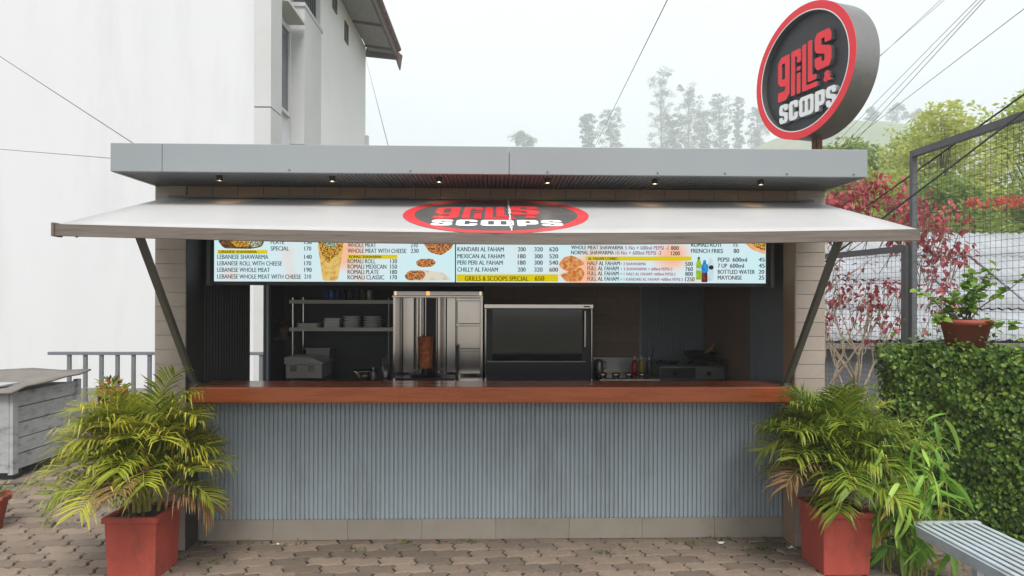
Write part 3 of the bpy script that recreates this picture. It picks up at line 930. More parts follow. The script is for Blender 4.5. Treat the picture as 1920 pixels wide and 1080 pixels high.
for (x, y, s, x2, p, px, px2) in ((1292, 463, 'ROMALI ROTI', 1349, '15', 1373, 1381), (1292, 474.5, 'FRENCH FRIES', 1353, '80', 1373, 1384),
                                  (1343, 491, 'PEPSI', 1365, '45', 1421, 1433), (1343, 502.5, '7 UP', 1361, '45', 1421, 1433),
                                  (1343, 514, 'BOTTLED WATER', 1414, '20', 1421, 1432), (1343, 525, 'MAYONISE', 1389, '25', 1421, 1432)):
    menu_line(x, y, s, 8.2, x2=x2); price(px, y, p, px2, size=8.2)
menu_line(1371, 491, '600ml', 8.2, x2=1399); menu_line(1366, 502.5, '600ml', 8.2, x2=1393)
# pictures printed on the screens (flat shapes lying on the glass)
def pic(pts, m, lift=.002, name='food_picture'):
    pl = round_poly([(BX(x), BZ(x, y), 0) for x, y in pts], 0.02, 3)
    me = curve_mesh(name, [pl], 0, m)
    inst(name, me, (0, BY - lift, 0), mbd, (R(90), 0, 0))
E_fill = emis('pic_filling', lin(120, 52, 46), .5, lin(236, 190, 70), 90, .42, .58)
E_fill2 = emis('pic_greens', lin(60, 110, 40), .5, lin(240, 226, 214), 110, .45, .6)
E_wrap = emis('pic_wrap', lin(240, 206, 120), .5, lin(196, 130, 40), 30, .45, .75)
E_wrap2 = emis('pic_wrap_white', lin(236, 228, 212), .5, lin(206, 178, 140), 24, .5, .8)
E_meat = emis('pic_meat', lin(128, 60, 34), .5, lin(226, 160, 96), 80, .4, .6)
E_chick = emis('pic_chicken', lin(206, 112, 44), .5, lin(240, 180, 118), 45, .4, .62)
E_shell = emis('pic_dark_taco', lin(70, 48, 36), .5, lin(150, 104, 60), 60, .4, .65)
E_oran = emis('pic_orange_glow', lin(246, 160, 60), .5, lin(250, 206, 168), 10, .4, .7)
pic([(408, 452), (495, 452), (490, 464), (470, 468), (420, 467)], E_shell)
pic([(430, 452), (485, 452), (478, 463), (440, 464)], E_fill, .003)
pic([(462, 450), (492, 452), (488, 462), (470, 466)], E_fill2, .004)
pic([(592, 458), (641, 458), (636, 490), (630, 527), (602, 527), (597, 490)], E_wrap)
pic([(592, 450), (641, 450), (638, 470), (618, 488), (612, 494), (600, 480)], E_fill, .003)
pic([(600, 452), (632, 454), (628, 464), (610, 466)], E_fill2, .004)
pic([(784, 450), (846, 450), (842, 466), (822, 480), (800, 474)], E_meat)
pic([(773, 492), (784, 486), (806, 486), (813, 493), (805, 501), (780, 502)], E_meat, .003)
pic([(753, 519), (762, 508), (790, 507), (826, 512), (842, 526), (760, 527)], E_wrap2)
pic([(753, 518), (762, 508), (788, 508), (794, 516), (786, 525), (758, 526)], E_meat, .003)
pic([(1041, 498), (1050, 484), (1066, 479), (1082, 486), (1092, 496), (1078, 500), (1066, 511), (1052, 507)], E_chick)
pic([(1043, 515), (1058, 512), (1068, 502), (1084, 502), (1092, 514), (1084, 528), (1056, 529)], E_chick)
pic([(1385, 446), (1434, 446), (1434, 478), (1408, 468)], E_oran)
pic([(1396, 446), (1434, 446), (1434, 471), (1415, 464)], E_fill, .003)
E_lime = emis('pic_lime_bottle', lin(140, 190, 40), .5, lin(176, 214, 90), 30)
E_cola = emis('pic_cola', lin(90, 40, 38), .5, lin(130, 66, 60), 30)
E_blue = emis('pic_blue_label', lin(30, 130, 214), .5, lin(60, 160, 226), 40)
E_wat = emis('pic_water', lin(196, 222, 228), .5, lin(222, 238, 240), 30)
E_drk = emis('pic_dark', lin(34, 52, 52), .5)
def bottle(x, y0, y1, w_, m, name='bottle_picture'):
    pic([(x - w_ * .25, y0), (x + w_ * .25, y0), (x + w_ * .25, y0 + 5), (x + w_ * .5, y0 + 12), (x + w_ * .45, (y0 + y1) / 2), (x + w_ * .5, y1 - 2), (x + w_ * .4, y1), (x - w_ * .4, y1), (x - w_ * .5, y1 - 2), (x - w_ * .45, (y0 + y1) / 2), (x - w_ * .5, y0 + 12), (x - w_ * .25, y0 + 5)], m, .002, name)
bottle(1330, 484, 527, 11, E_wat); bottle(1307, 484, 525, 11, E_lime); bottle(1318, 491, 530, 12, E_cola)
pic([(1312, 495), (1325, 495), (1325, 512), (1312, 512)], E_blue, .004)
pic([(1315, 488), (1321, 488), (1321, 493), (1315, 493)], E_blue, .004)
pic([(1326, 498), (1335, 498), (1335, 506), (1326, 506)], E_drk, .004)
pic([(1305, 482), (1309, 482), (1309, 486), (1305, 486)], E_drk, .004)
pic([(1302, 503), (1312, 503), (1312, 508), (1302, 508)], E_wat, .003)

# ---------------------------------------------------------------- round sign on the roof
SGX, SGY, SGZ, SGR, SGA, SGD = 2.326, 0.50, 3.346, 0.488, R(72.8), 0.16
sg = thing('round_sign', 'round drum sign with red ring and raised red and white lettering above the roof', 'sign', (SGX, SGY, SGZ))
sg.rotation_euler = (0, 0, -SGA)
# local frame: +X right along the disc, -Y is the outward face normal
def sg_add(name, me, y, m_rot=True):
    ob = bpy.data.objects.new(name, me); COL.objects.link(ob); ob.parent = sg
    ob.location = (0, y, 0)
    if m_rot: ob.rotation_euler = (R(90), 0, 0)
    return ob
dr = MB()
dr.lathe([(SGR - .004, SGD), (SGR, SGD - .004), (SGR, .002), (SGR - .012, .002), (SGR - .012, .004)], 72, axis='Y')
dm = dr.mesh('drum', M_drum, True)
o = bpy.data.objects.new('drum', dm); COL.objects.link(o); o.parent = sg
em_ = o.modifiers.new('e', 'EDGE_SPLIT')
def cyl_ring(r0, r1, y0, y1, n=72):
    b = MB()
    b.quadstrip([[(r * math.cos(2 * PI * k / n), yy, r * math.sin(2 * PI * k / n)) for k in range(n + 1)] for r, yy in ((r1, y1), (r1, y0), (r0, y0), (r0, y1))])
    return b
b = cyl_ring(SGR * .875, SGR + .003, -0.055, 0.001)
o = bpy.data.objects.new('ring', b.mesh('ring', M_drum)); COL.objects.link(o); o.parent = sg
b = cyl_ring(SGR * .895, SGR + .004, -0.058, -0.0555)
o = bpy.data.objects.new('red_rim', b.mesh('red_rim', M_red)); COL.objects.link(o); o.parent = sg
b = cyl_ring(SGR * .880, SGR * .894, -0.0585, -0.056)
o = bpy.data.objects.new('white_rim', b.mesh('white_rim', M_signw)); COL.objects.link(o); o.parent = sg
sg_add('face', curve_mesh('face', [[(x * SGR * .876, y * SGR * .876) for x, y in circle(1, 72)]], 0.004, M_signd), -0.006)
M_side_r = mat('letter_side_grey', lin(116, 112, 112), 0.5, var=0.05)
M_side_w = mat('letter_side_pale', lin(206, 206, 204), 0.5, var=0.05)
def letters(name, polys, mface, mside):
    me = curve_mesh(name, [[(p[0] * SGR, p[1] * SGR) for p in pl] for pl in polys], 0.036, [mface, mside], True)
    return sg_add(name, me, -0.008 - .02)
glyphs = [LOGO_R[0:2], [LOGO_R[2]], [LOGO_R[3]], [LOGO_R[4]], [LOGO_R[5]], [LOGO_R[6]], [LOGO_R[7]]]
for g in glyphs: letters('letter', rp([[(x * 1.0 + .10, y + .02) for x, y in q] for q in g], .022), M_red, M_side_r)
for g in LW: letters('letter', rp([[(x * 1.02 + .06, y) for x, y in q] for q in g], .022), M_signw, M_side_w)
tm = text_mesh('ampersand', '&', 0.20 * SGR, M_red, 0.005, 0.03)
for v in tm.vertices: v.co.x += .40 * SGR; v.co.y += -.27 * SGR
tm.materials.append(M_side_r)
for p in tm.polygons: p.material_index = 0 if p.normal.z > .5 else 1
sg_add('ampersand', tm, -0.026)
b = MB().box(-.022, .022, .06, .10, 2.505 - SGZ, -SGR + .02)
o = bpy.data.objects.new('pole', b.mesh('pole', M_rust)); COL.objects.link(o); o.parent = sg
b = MB().box(.028, .052, .06, .09, 2.505 - SGZ, -SGR + .02)
o = bpy.data.objects.new('pole', b.mesh('pole', M_rust)); COL.objects.link(o); o.parent = sg

# ================================================================== KITCHEN EQUIPMENT inside the kiosk
tb = thing('steel_worktable', 'stainless steel worktable along the kiosk back wall', 'table', (-.3, 1.75, 0.02))
MB().box(-1.88, 2.08, 1.42, 2.12, 0.90, 0.922).build('table_top', M_steel, tb)
MB().box(-1.88, 2.08, 1.41, 1.419, 0.87, 0.922).build('front_edge', M_steel, tb)
for xx in (-1.84, -.6, .7, 2.02):
    for yy in (1.46, 2.08):
        MB().box(xx - .02, xx + .02, yy - .02, yy + .02, 0.02, 0.90).build('leg', M_steeld, tb)
TZ = 0.924
# shelf rack
sh = thing('wall_shelf_rack', 'two-tier steel shelf rack above the worktable holding plates and cans', 'shelf', (-1.42, 1.9, TZ))
for z in (1.36, 1.615):
    MB().box(-1.91, -0.94, 1.74, 2.1, z, z + .004).box(-1.91, -0.94, 1.735, 1.7395, z - .016, z + .0175).build('shelf', M_steelb, sh)
for xx in (-1.885, -1.0):
    for yy in (1.76, 2.08):
        MB().tube([(xx, yy, TZ), (xx, yy, 1.655)], 0.009, 8).build('post', M_steel, sh)
# plates
def plate(name, x, y, z, r, square, label, cat='plate', group=None, h=.014):
    if square:
        b = MB().frustum((x - r * .8, x + r * .8, y - r * .6, y + r * .6, z), (x - r, x + r, y - r * .8, y + r * .8, z + h))
    else:
        b = MB().lathe([(r * .6, 0), (r * .65, .002), (r * .95, h * .7), (r, h), (r * .97, h), (r * .6, .004)], 28, (x, y, z))
    return tag(b.build(name, M_ceram, None, smooth=not square, loc=(x, y, z), bevel=0.003 if square else 0), label, cat, group)
ordn = ['lowest', 'second', 'third', 'fourth', 'fifth', 'topmost']
def stack(x, y, r, n, square, where, h, rw=0.0):
    z = 1.3645
    for k in range(n):
        w_ = 'topmost' if k == n - 1 else ordn[k]
        plate('plate', x + random.uniform(-.004, .004), y, z, r, square, f'white plate, {w_} in the {where}', 'plate', 'plates on the shelf', h)
        z += h + .0006
stack(-1.76, 1.86, .10, 3, True, 'low loose stack at the shelf end', .016)
stack(-1.535, 1.86, .078, 4, True, 'square stack second from the shelf end', .024)
stack(-1.36, 1.86, .082, 5, False, 'round stack third from the shelf end', .0225)
stack(-1.165, 1.86, .093, 5, False, 'wide round stack next to the grill', .0225)
# cans on the top shelf
canc = [(-1.60, lin(40, 60, 120), 'dark blue'), (-1.545, lin(60, 92, 160), 'blue'), (-1.49, lin(30, 44, 90), 'navy'), (-1.43, lin(22, 26, 44), 'black'), (-1.37, lin(28, 32, 46), 'charcoal'),
        (-1.31, lin(40, 44, 60), 'slate grey'), (-1.25, lin(60, 92, 34), 'green'), (-1.19, lin(160, 165, 150), 'pale silver')]
for xx, c, nm in canc:
    t = thing('drink_can', f'{nm} drink can standing on the top shelf', 'can', (xx, 1.85, 1.6195), 'cans on the top shelf')
    mcan = mat('can_' + nm.replace(' ', '_'), c, 0.3, 0.5, var=0.2, scale=30)
    MB().lathe([(0.022, 0), (0.0265, .006), (0.0265, .098), (0.022, .108)], 18, (xx, 1.85, 1.6195)).build('body', mcan, t, smooth=True)
    MB().lathe([(0.0215, .1082), (0.022, .112), (0.019, .109)], 18, (xx, 1.85, 1.6195)).build('lid', M_steel, t, smooth=True)
# vertical spit grill
gx0, gx1 = -0.915, -0.118
gr = thing('vertical_spit_grill', 'stainless vertical spit grill with a cone of roasting meat', 'grill', (-.52, 1.7, TZ))
MB().box(gx0, gx1, 1.98, 2.0, TZ, 1.66).build('back_panel', M_steel, gr)
MB().box(gx0, gx0 + .02, 1.5, 1.98, TZ, 1.66).build('side_panel', M_steel, gr)
MB().box(gx1 - .02, gx1, 1.5, 1.98, TZ, 1.66).build('side_panel', M_steel, gr)
MB().box(gx0 - .004, gx1 + .004, 1.47, 2.0, 1.661, 1.674).build('hood_lip', M_steel, gr)
MB().box(gx0, gx1, 1.50, 1.99, 1.675, 1.716).build('hood', M_steel, gr, bevel=.004)
M_glow = mat('hood_glint_orange', lin(255, 140, 50), 0.4, emit=(1, .38, .08, 1), emit_s=.9)
MB().box(-.620, -.592, 1.492, 1.499, 1.678, 1.712).build('hood_glint', M_glow, gr)  # orange reflection on the hood painted as a glowing patch
M_warm = mat('hood_glint_warm', lin(255, 220, 160), 0.4, emit=(1, .72, .38, 1), emit_s=.55)
for xx in (gx0 + .012, gx1 - .028):
    MB().box(xx, xx + .016, 1.492, 1.499, 1.678, 1.712).build('hood_glint', M_warm, gr)  # bright hood ends: lamp reflections painted as glowing patches
for (a, b, y0) in ((gx0 + .022, gx0 + .135, 1.86), (gx0 + .19, gx0 + .222, 1.74), (-.555, -.52, 1.74), (-.48, -.385, 1.86)):
    MB().box(a, b, y0, y0 + .02, TZ + .03, 1.655).build('wing_panel', M_steel, gr)
    MB().box(a + .004, a + .016, y0, 1.978, TZ + .03, 1.655).build('wing_flange', M_steel, gr)
MB().box(-.692, -.556, 1.93, 1.95, TZ + .03, 1.655).build('burner_panel', M_black, gr)
for k in range(3):
    MB().box(-.36, -.146, 1.78, 1.80, TZ + .02 + k * .235, TZ + .02 + k * .235 + .215).build('burner_door', M_steel, gr, bevel=.004)
    MB().box(-.37, -.142, 1.76, 1.785, TZ + .237 + k * .235, TZ + .252 + k * .235).build('door_rail', M_steel, gr)
MB().box(-.368, -.345, 1.66, 1.70, TZ, 1.22).build('gas_manifold', M_black, gr)
MB().tube([(-.651, 1.72, TZ + .02), (-.651, 1.72, 1.66)], .006, 8).build('spit_rod', M_steel, gr)
mb_ = MB()
n_ = 20
rws = []
for j in range(34):
    z = 1.0 + .3 * j / 33
    r = (.062 + .012 * j / 33) * (1 + .05 * math.sin(j * 2.4))
    if j in (0, 33): r *= .55
    rws.append([(-.651 + (r + random.uniform(-.004, .004)) * math.cos(2 * PI * k / n_), 1.72 + (r + random.uniform(-.004, .004)) * math.sin(2 * PI * k / n_), z) for k in range(n_)])
rws = [r_ + [r_[0]] for r_ in rws]
mb_.quadstrip(rws); mb_.add(rws[0][:-1], [tuple(range(n_ - 1, -1, -1))]); mb_.add(rws[-1][:-1], [tuple(range(n_))])
M_meat = mat('roast_meat', lin(206, 112, 58), 0.5, var=0.45, scale=28, bump=0.6, bscale=60, dirt=lin(206, 140, 70), dirt_amt=.6, dirt_scale=40)
MB.build(mb_, 'meat', M_meat, gr, smooth=True)
MB().lathe([(.10, 0), (.15, .018), (.152, .024), (.09, .01)], 28, (-.651, 1.72, TZ + .012)).build('drip_pan', M_black, gr, smooth=True)
MB().box(gx0 + .02, -.37, 1.52, 1.97, TZ + .001, TZ + .011).build('tray', M_black, gr)
# glass-front oven
ov = thing('glass_front_oven', 'black rotisserie oven with a large dark glass door and steel trim', 'oven', (.385, 1.7, TZ))
ox0, ox1 = -.105, .876
M_oglass = mat('oven_glass', lin(22, 23, 23), 0.06, var=0.05, spec=0.6)
MB().box(ox0 + .02, ox1 - .02, 1.53, 2.08, TZ, 1.56).build('body', M_black, ov)
MB().box(ox0, ox1, 1.49, 2.08, 1.562, 1.602).build('top_trim', M_steel, ov, bevel=.004)
MB().box(ox0 + .075, ox1 - .10, 1.51, 1.529, 1.09, 1.556).build('glass_door', M_oglass, ov)
MB().box(ox0 + .02, ox1 - .02, 1.505, 1.529, TZ, 1.085).build('lower_panel', M_black, ov)
MB().box(ox0 + .03, ox1 - .07, 1.499, 1.51, 1.082, 1.0905).build('door_edge', M_steeld, ov)
for xx in (ox0 + .005, ox1 - .02):
    MB().tube([(xx + .008, 1.50, TZ), (xx + .008, 1.50, 1.56)], .009, 8).build('corner_trim', M_steel, ov)
MB().tube([(ox1 - .075, 1.485, 1.22), (ox1 - .075, 1.485, 1.54)], .011, 10).build('handle', M_steel, ov)
MB().box(ox1 - .09, ox1 - .03, 1.488, 1.4895, 1.575, 1.586).build('badge', M_black, ov)
# counter-top food warmer
wm = thing('steel_food_warmer', 'small stainless box with vent slots and sloping hood on the worktable', 'food warmer', (-1.69, 1.6, TZ))
b = MB().box(-1.86, -1.545, 1.5, 1.8, TZ + .012, 1.06)
wb_ = b.build('body', M_steelb, wm, bevel=.004)
MB().add([(-1.872, 1.485, 1.063), (-1.872, 1.485, 1.122), (-1.64, 1.485, 1.122), (-1.53, 1.485, 1.075), (-1.53, 1.485, 1.063), (-1.872, 1.82, 1.063), (-1.872, 1.82, 1.122), (-1.64, 1.82, 1.122), (-1.53, 1.82, 1.075), (-1.53, 1.82, 1.063)],
         [(4, 3, 2, 1, 0), (5, 6, 7, 8, 9), (0, 1, 6, 5), (1, 2, 7, 6), (2, 3, 8, 7), (3, 4, 9, 8), (4, 0, 5, 9)]).build('hood', M_steelb, wm)
for xc in (-1.795, -1.64):
    for k in range(4):
        MB().box(xc - .03, xc + .03, 1.494, 1.4985, 1.0 + k * .013, 1.006 + k * .013).build('vent_slot', M_steel, wb_)
for xx in (-1.84, -1.57):
    MB().box(xx - .012, xx + .012, 1.52, 1.545, TZ, TZ + .012).build('foot', M_black, wm)
bx_ = thing('steel_tray_stack', 'dull steel gastro pan behind the food warmer', 'pan', (-1.67, 1.9, TZ))
MB().frustum((-1.76, -1.58, 1.84, 2.02, TZ), (-1.78, -1.56, 1.82, 2.04, 1.17)).build('pan', M_steeld, bx_)
MB().box(-1.79, -1.55, 1.81, 2.05, 1.171, 1.182).build('rim', M_steeld, bx_)
bo = tag(MB().lathe([(.04, 0), (.09, .03), (.115, .075), (.118, .08), (.108, .078), (.05, .012)], 28, (-1.18, 1.56, TZ)).build('mixing_bowl', M_steel, None, True, loc=(-1.18, 1.56, TZ)), 'shallow shiny steel bowl on the worktable below the shelf', 'bowl')
uj = thing('utensil_jar', 'glass jar of utensils on the worktable beside the spit grill', 'jar', (-1.0, 1.62, TZ))
MB().lathe([(.035, 0), (.038, .01), (.038, .12), (.034, .12)], 18, (-1.0, 1.62, TZ)).build('jar', M_steeld, uj, True)
for k in range(3):
    MB().tube([(-1.0 + .012 * (k - 1), 1.62, TZ + .02), (-1.0 + .03 * (k - 1), 1.63, TZ + .18 + .02 * k)], .004, 6).build('utensil', M_steel, uj)
tp = thing('squeeze_bottle', 'small clear bottle with pointed cap in front of the shelf', 'bottle', (-1.09, 1.5, TZ))
MB().lathe([(.018, 0), (.02, .005), (.02, .07), (.008, .085)], 14, (-1.09, 1.5, TZ)).build('body', M_steeld, tp, True)
MB().lathe([(.009, .0855), (.003, .115)], 10, (-1.09, 1.5, TZ)).build('cap', M_ceram, tp, True)
# indoor plant by the doorway
M_ipl = leaf_mat('indoor_leaf', [lin(60, 90, 40), lin(150, 40, 36), lin(190, 70, 50)])
ip = thing('indoor_potted_plant', 'small red and green leafy pot plant inside by the side door', 'plant', (-1.99, 1.82, 1.20))
MB().lathe([(.032, 0), (.045, .09), (.04, .09)], 16, (-1.99, 1.82, 1.285)).build('pot', mat('tan_pot', lin(120, 92, 60), .7), ip, True)
MB().box(-2.06, -1.93, 1.76, 1.88, 1.262, 1.2848).build('wall_bracket', M_char, ip)
b = MB(); rp_ = random.Random(8)
for k in range(36):
    a = rp_.uniform(0, 2 * PI); el = rp_.uniform(.2, 1.3); L = rp_.uniform(.05, .13)
    d = Vector((math.cos(a) * math.cos(el), math.sin(a) * math.cos(el), math.sin(el))); s_ = d.cross(Vector((0, 0, 1))).normalized() * .018
    p0 = Vector((-1.99, 1.82, 1.375)); m_ = p0 + d * L * .6
    b.add([p0, m_ + s_, p0 + d * L, m_ - s_], [(0, 1, 2, 3)])
b.build('leaves', M_ipl, ip)
# right side: sauce station and stove
bn = thing('condiment_station', 'low steel condiment station with trays right of the oven', 'food station', (1.2, 1.7, TZ))
MB().box(.93, 1.47, 1.99, 2.02, TZ, 1.08).build('splash_back', M_steeld, bn)
MB().box(.93, 1.47, 1.46, 1.985, TZ, TZ + .018).build('tray', M_steel, bn)
for k, c in enumerate((lin(200, 110, 40), lin(190, 160, 60), lin(150, 60, 40), lin(90, 110, 50))):
    xx = .98 + k * .12
    MB().lathe([(.03, 0), (.045, .03), (.04, .028)], 16, (xx, 1.6, TZ + .019)).build('dish', M_steel, bn, True)
    MB().lathe([(.036, .0), (.03, .008), (.0, .012)], 12, (xx, 1.6, TZ + .046)).build('sauce', mat(f'sauce_{k}', c, .4, var=.3, scale=30), bn, True)
kt = thing('steel_kettle', 'dull steel jug on the condiment station next to the oven', 'jug', (.985, 1.85, TZ + .018))
MB().lathe([(.04, 0), (.045, .02), (.04, .11), (.03, .13)], 20, (.985, 1.85, TZ + .0185)).build('body', M_steeld, kt, True)
MB().tube([(1.02, 1.85, 1.055), (1.05, 1.85, 1.05), (1.05, 1.85, .99), (1.02, 1.85, .98)], .006, 8).build('handle', M_black, kt)
st = thing('gas_stove', 'dark gas stove top with a pan in the kiosk corner', 'stove', (1.8, 1.75, TZ))
MB().box(1.48, 2.07, 1.50, 2.05, TZ, 1.045).build('body', M_steeld, st, bevel=.004)
MB().box(1.485, 1.80, 1.495, 1.5, TZ + .01, 1.03).build('front_panel', M_char, st)
for xx in (1.62, 1.92):
    for a in range(4):
        c_, s_ = math.cos(a * PI / 2 + .4), math.sin(a * PI / 2 + .4)
        MB().bar((xx + .03 * c_, 1.76 + .03 * s_, 1.058), (xx + .13 * c_, 1.76 + .13 * s_, 1.058), .012, .02).build('pan_support', M_black, st)
    MB().lathe([(.05, 0), (.05, .008), (.02, .012)], 18, (xx, 1.76, 1.046)).build('burner', M_black, st)
    MB().lathe([(.02, 0), (.018, -.018)], 12, (xx, 1.4945, .98), axis='Y').build('knob', M_black, st)
wk = thing('dark_wok', 'black wok with wooden handle sitting on the stove', 'wok', (1.92, 1.76, 1.07))
MB().lathe([(.05, 0), (.11, .03), (.155, .085), (.158, .088), (.15, .083), (.05, .008)], 28, (1.92, 1.76, 1.069)).build('bowl', M_black, wk, True)
MB().tube([(1.93, 1.63, 1.15), (1.98, 1.60, 1.20), (2.0, 1.58, 1.245)], .014, 8).build('handle', mat('wood_handle', lin(150, 104, 66), .6, var=.2), wk)
gp = thing('grab_pipe', 'dark bent pipe standing on the counter by the right wall', 'pipe', (2.0, 1.35, TZ))
MB().tube([(1.80, 1.48, 1.085), (1.95, 1.47, 1.11), (2.05, 1.44, 1.095), (2.055, 1.44, 1.03), (2.055, 1.44, .922)], .014, 8).build('pipe', M_black, gp)
for k, (xx, yy, c, nm) in enumerate(((1.30, 1.72, lin(170, 40, 30), 'red'), (1.37, 1.76, lin(196, 160, 50), 'mustard yellow'), (1.43, 1.70, lin(70, 50, 36), 'dark brown'))):
    t = thing('sauce_bottle', f'{nm} sauce bottle standing at the end of the condiment station', 'bottle', (xx, yy, TZ + .0185), 'sauce bottles')
    MB().lathe([(.024, 0), (.027, .01), (.027, .11), (.012, .14)], 16, (xx, yy, TZ + .0185)).build('body', mat('sauce_plastic_%d' % k, c, .35, var=.1), t, True)
    MB().lathe([(.012, .1405), (.004, .175)], 10, (xx, yy, TZ + .0185)).build('nozzle', M_ceram, t, True)
tw = tag(MB().quadstrip([[(-1.42 + .03 * i, 1.40 - (.006 if j else 0) - .004 * math.sin(i * 1.7), .925 - .09 * j) for i in range(7)] for j in range(3)]).build('hanging_cloth', mat('kitchen_cloth', lin(170, 160, 150), .9, var=.15), None, loc=(-1.33, 1.4, .9)), 'pale kitchen cloth hanging over the worktable edge', 'cloth')
ldl = tag(MB().tube([(1.53, 2.05, 1.05), (1.545, 2.0, 1.17), (1.52, 2.0, 1.20)], .004, 6).build('ladle', M_steel, None, loc=(1.53, 2.05, 1.05)), 'thin steel ladle leaning behind the stove', 'ladle')

# ================================================================== LEFT SIDE: wooden box, pots
bxx = thing('wooden_storage_box', 'weathered grey-white plank storage box with sheet lid left of the kiosk', 'storage box', (-4.8, 2.0, 0))
x1, yf, yb = -4.35, 1.65, 2.55
for k in range(5):
    b0 = x1 - .012 - (k + 1) * .152
    MB().box(b0 + .005, b0 + .147, yf - .02 - random.uniform(0, .004), yf, .07, .78).build('front_board', M_oldw, bxx)
z = .08
for k in range(5):
    h = .142
    MB().box(x1 - .018, x1 + random.uniform(0, .005), yf + .055, yb - .03, z + .005, z + h - .005).build('side_board', M_oldw, bxx)
    z += h
for (y0, y1) in ((yf - .018, yf + .05), (yb - .03, yb + .03)):
    MB().box(x1 - .03, x1 + .014, y0, y1, .05, .80).build('corner_batten', M_oldw, bxx)
MB().box(-5.2, x1 - .019, yf + .002, yb, .09, .77).build('core', M_dark, bxx)
lid = MB()
rws = []
for j in range(7):
    t = j / 6
    yy = yf - .10 + (yb - yf + .22) * t
    rws.append([(xx, yy, .800 + .075 * t + .012 * math.sin(xx * 9 + j * 1.3) + (.012 if xx > x1 else 0) * math.sin(j * 2.0)) for xx in (x1 + .06, x1 - .02, -4.6, -4.9, -5.3)])
lid.quadstrip([list(reversed(r)) for r in rws])
lo_ = lid.build('lid', M_lid, bxx, smooth=True)
m_ = lo_.modifiers.new('t', 'SOLIDIFY'); m_.thickness = .016; m_.offset = 1
MB().box(-4.72, -4.47, yf - .14, yf + .25, .835, .85).build('loose_board', M_oldw, bxx)
for (xx, yy) in ((-4.42, 1.72), (-4.42, 2.5), (-5.1, 1.72)):
    MB().box(xx - .06, xx + .06, yy - .05, yy + .05, 0.0, .085).build('foot_block', M_dark, bxx)
st_ = tag(MB().tube([(-4.38, 1.43, .012), (-4.2, 1.52, .014), (-4.06, 1.50, .012)], [.006, .008, .005], 6).build('fallen_stick', M_barkd, None, loc=(-4.2, 1.5, 0)), 'thin dark stick lying on the paving before the storage box', 'stick')

M_lfr = leaf_mat('frond_yellow_green', [lin(88, 110, 30), lin(142, 156, 46), lin(192, 194, 68), lin(216, 196, 90)], .4, .4, True, tip=lin(176, 128, 60))
M_lfg = leaf_mat('frond_green', [lin(66, 94, 28), lin(108, 138, 40), lin(156, 174, 60), lin(190, 188, 76)], .4, .4, True, tip=lin(150, 118, 66))
M_lfd = leaf_mat('frond_dry', [lin(128, 106, 72), lin(162, 136, 92), lin(150, 108, 64)], .2, .7, True, tip=lin(120, 86, 56))
M_rach = mat('frond_rachis', lin(160, 160, 70), .5, var=.15, scale=12)
def frond(rng, base, az, el, L, droop, nl=26, ll=.19, mleaf=None, parent=None, dry=0.0):
    """one pinnate palm frond as its own part"""
    b = MB()
    base = Vector(base)
    h = Vector((math.cos(az), math.sin(az), 0))
    pts = []
    p = base.copy(); e = el
    n = 12
    for i in range(n + 1):
        pts.append(p.copy())
        d = h * math.cos(e) + Vector((0, 0, 1)) * math.sin(e)
        p = p + d * (L / n)
        e -= droop / n * (0.35 + 1.3 * i / n)
    b.tube(pts, [.0045 * (1 - .8 * i / n) + .0008 for i in range(n + 1)], 4, 1)
    side0 = h.cross(Vector((0, 0, 1)))
    twist = rng.uniform(-.35, .35)
    for k in range(nl):
        t = .26 + .74 * (k + rng.uniform(0, .5)) / nl
        i = min(n - 1, int(t * n)); f = t * n - i
        q = pts[i].lerp(pts[i + 1], min(1, f))
        d = (pts[i + 1] - pts[i]).normalized()
        up = side0.cross(d).normalized()
        for sgn in (-1, 1):
            side = (side0 * sgn * math.cos(twist) + up * math.sin(twist) * sgn)
            lenk = ll * (.55 + .6 * math.sin(PI * min(1, .18 + t * .72))) * rng.uniform(.82, 1.12)
            ang = .75 + .55 * (1 - t)
            v = (d * math.cos(ang) + side * math.sin(ang) + up * rng.uniform(.05, .5)).normalized()
            wd = .0056 * rng.uniform(.8, 1.25)
            wv = v.cross(up).normalized() * wd
            p0 = q; g = Vector((0, 0, -1))
            s1 = p0 + v * lenk * .35
            s2 = p0 + v * lenk * .72 + g * lenk * rng.uniform(.04, .14)
            s3 = p0 + v * lenk * .98 + g * lenk * rng.uniform(.14, .5)
            tp_ = min(1, max(0, rng.gauss(.35, .3))) if rng.random() < .55 else 0
            vs = [p0 - wv * .35, p0 + wv * .35, s1 + wv, s1 - wv, s2 + wv * .8, s2 - wv * .8, s3]
            b.add(vs, [(0, 1, 2, 3), (3, 2, 4, 5), (5, 4, 6)], 0, [dry, dry, dry, dry, max(dry, tp_ * .3), max(dry, tp_ * .3), max(dry, tp_)])
    return b.build('frond', [mleaf, M_rach], parent, loc=base, tip=True)

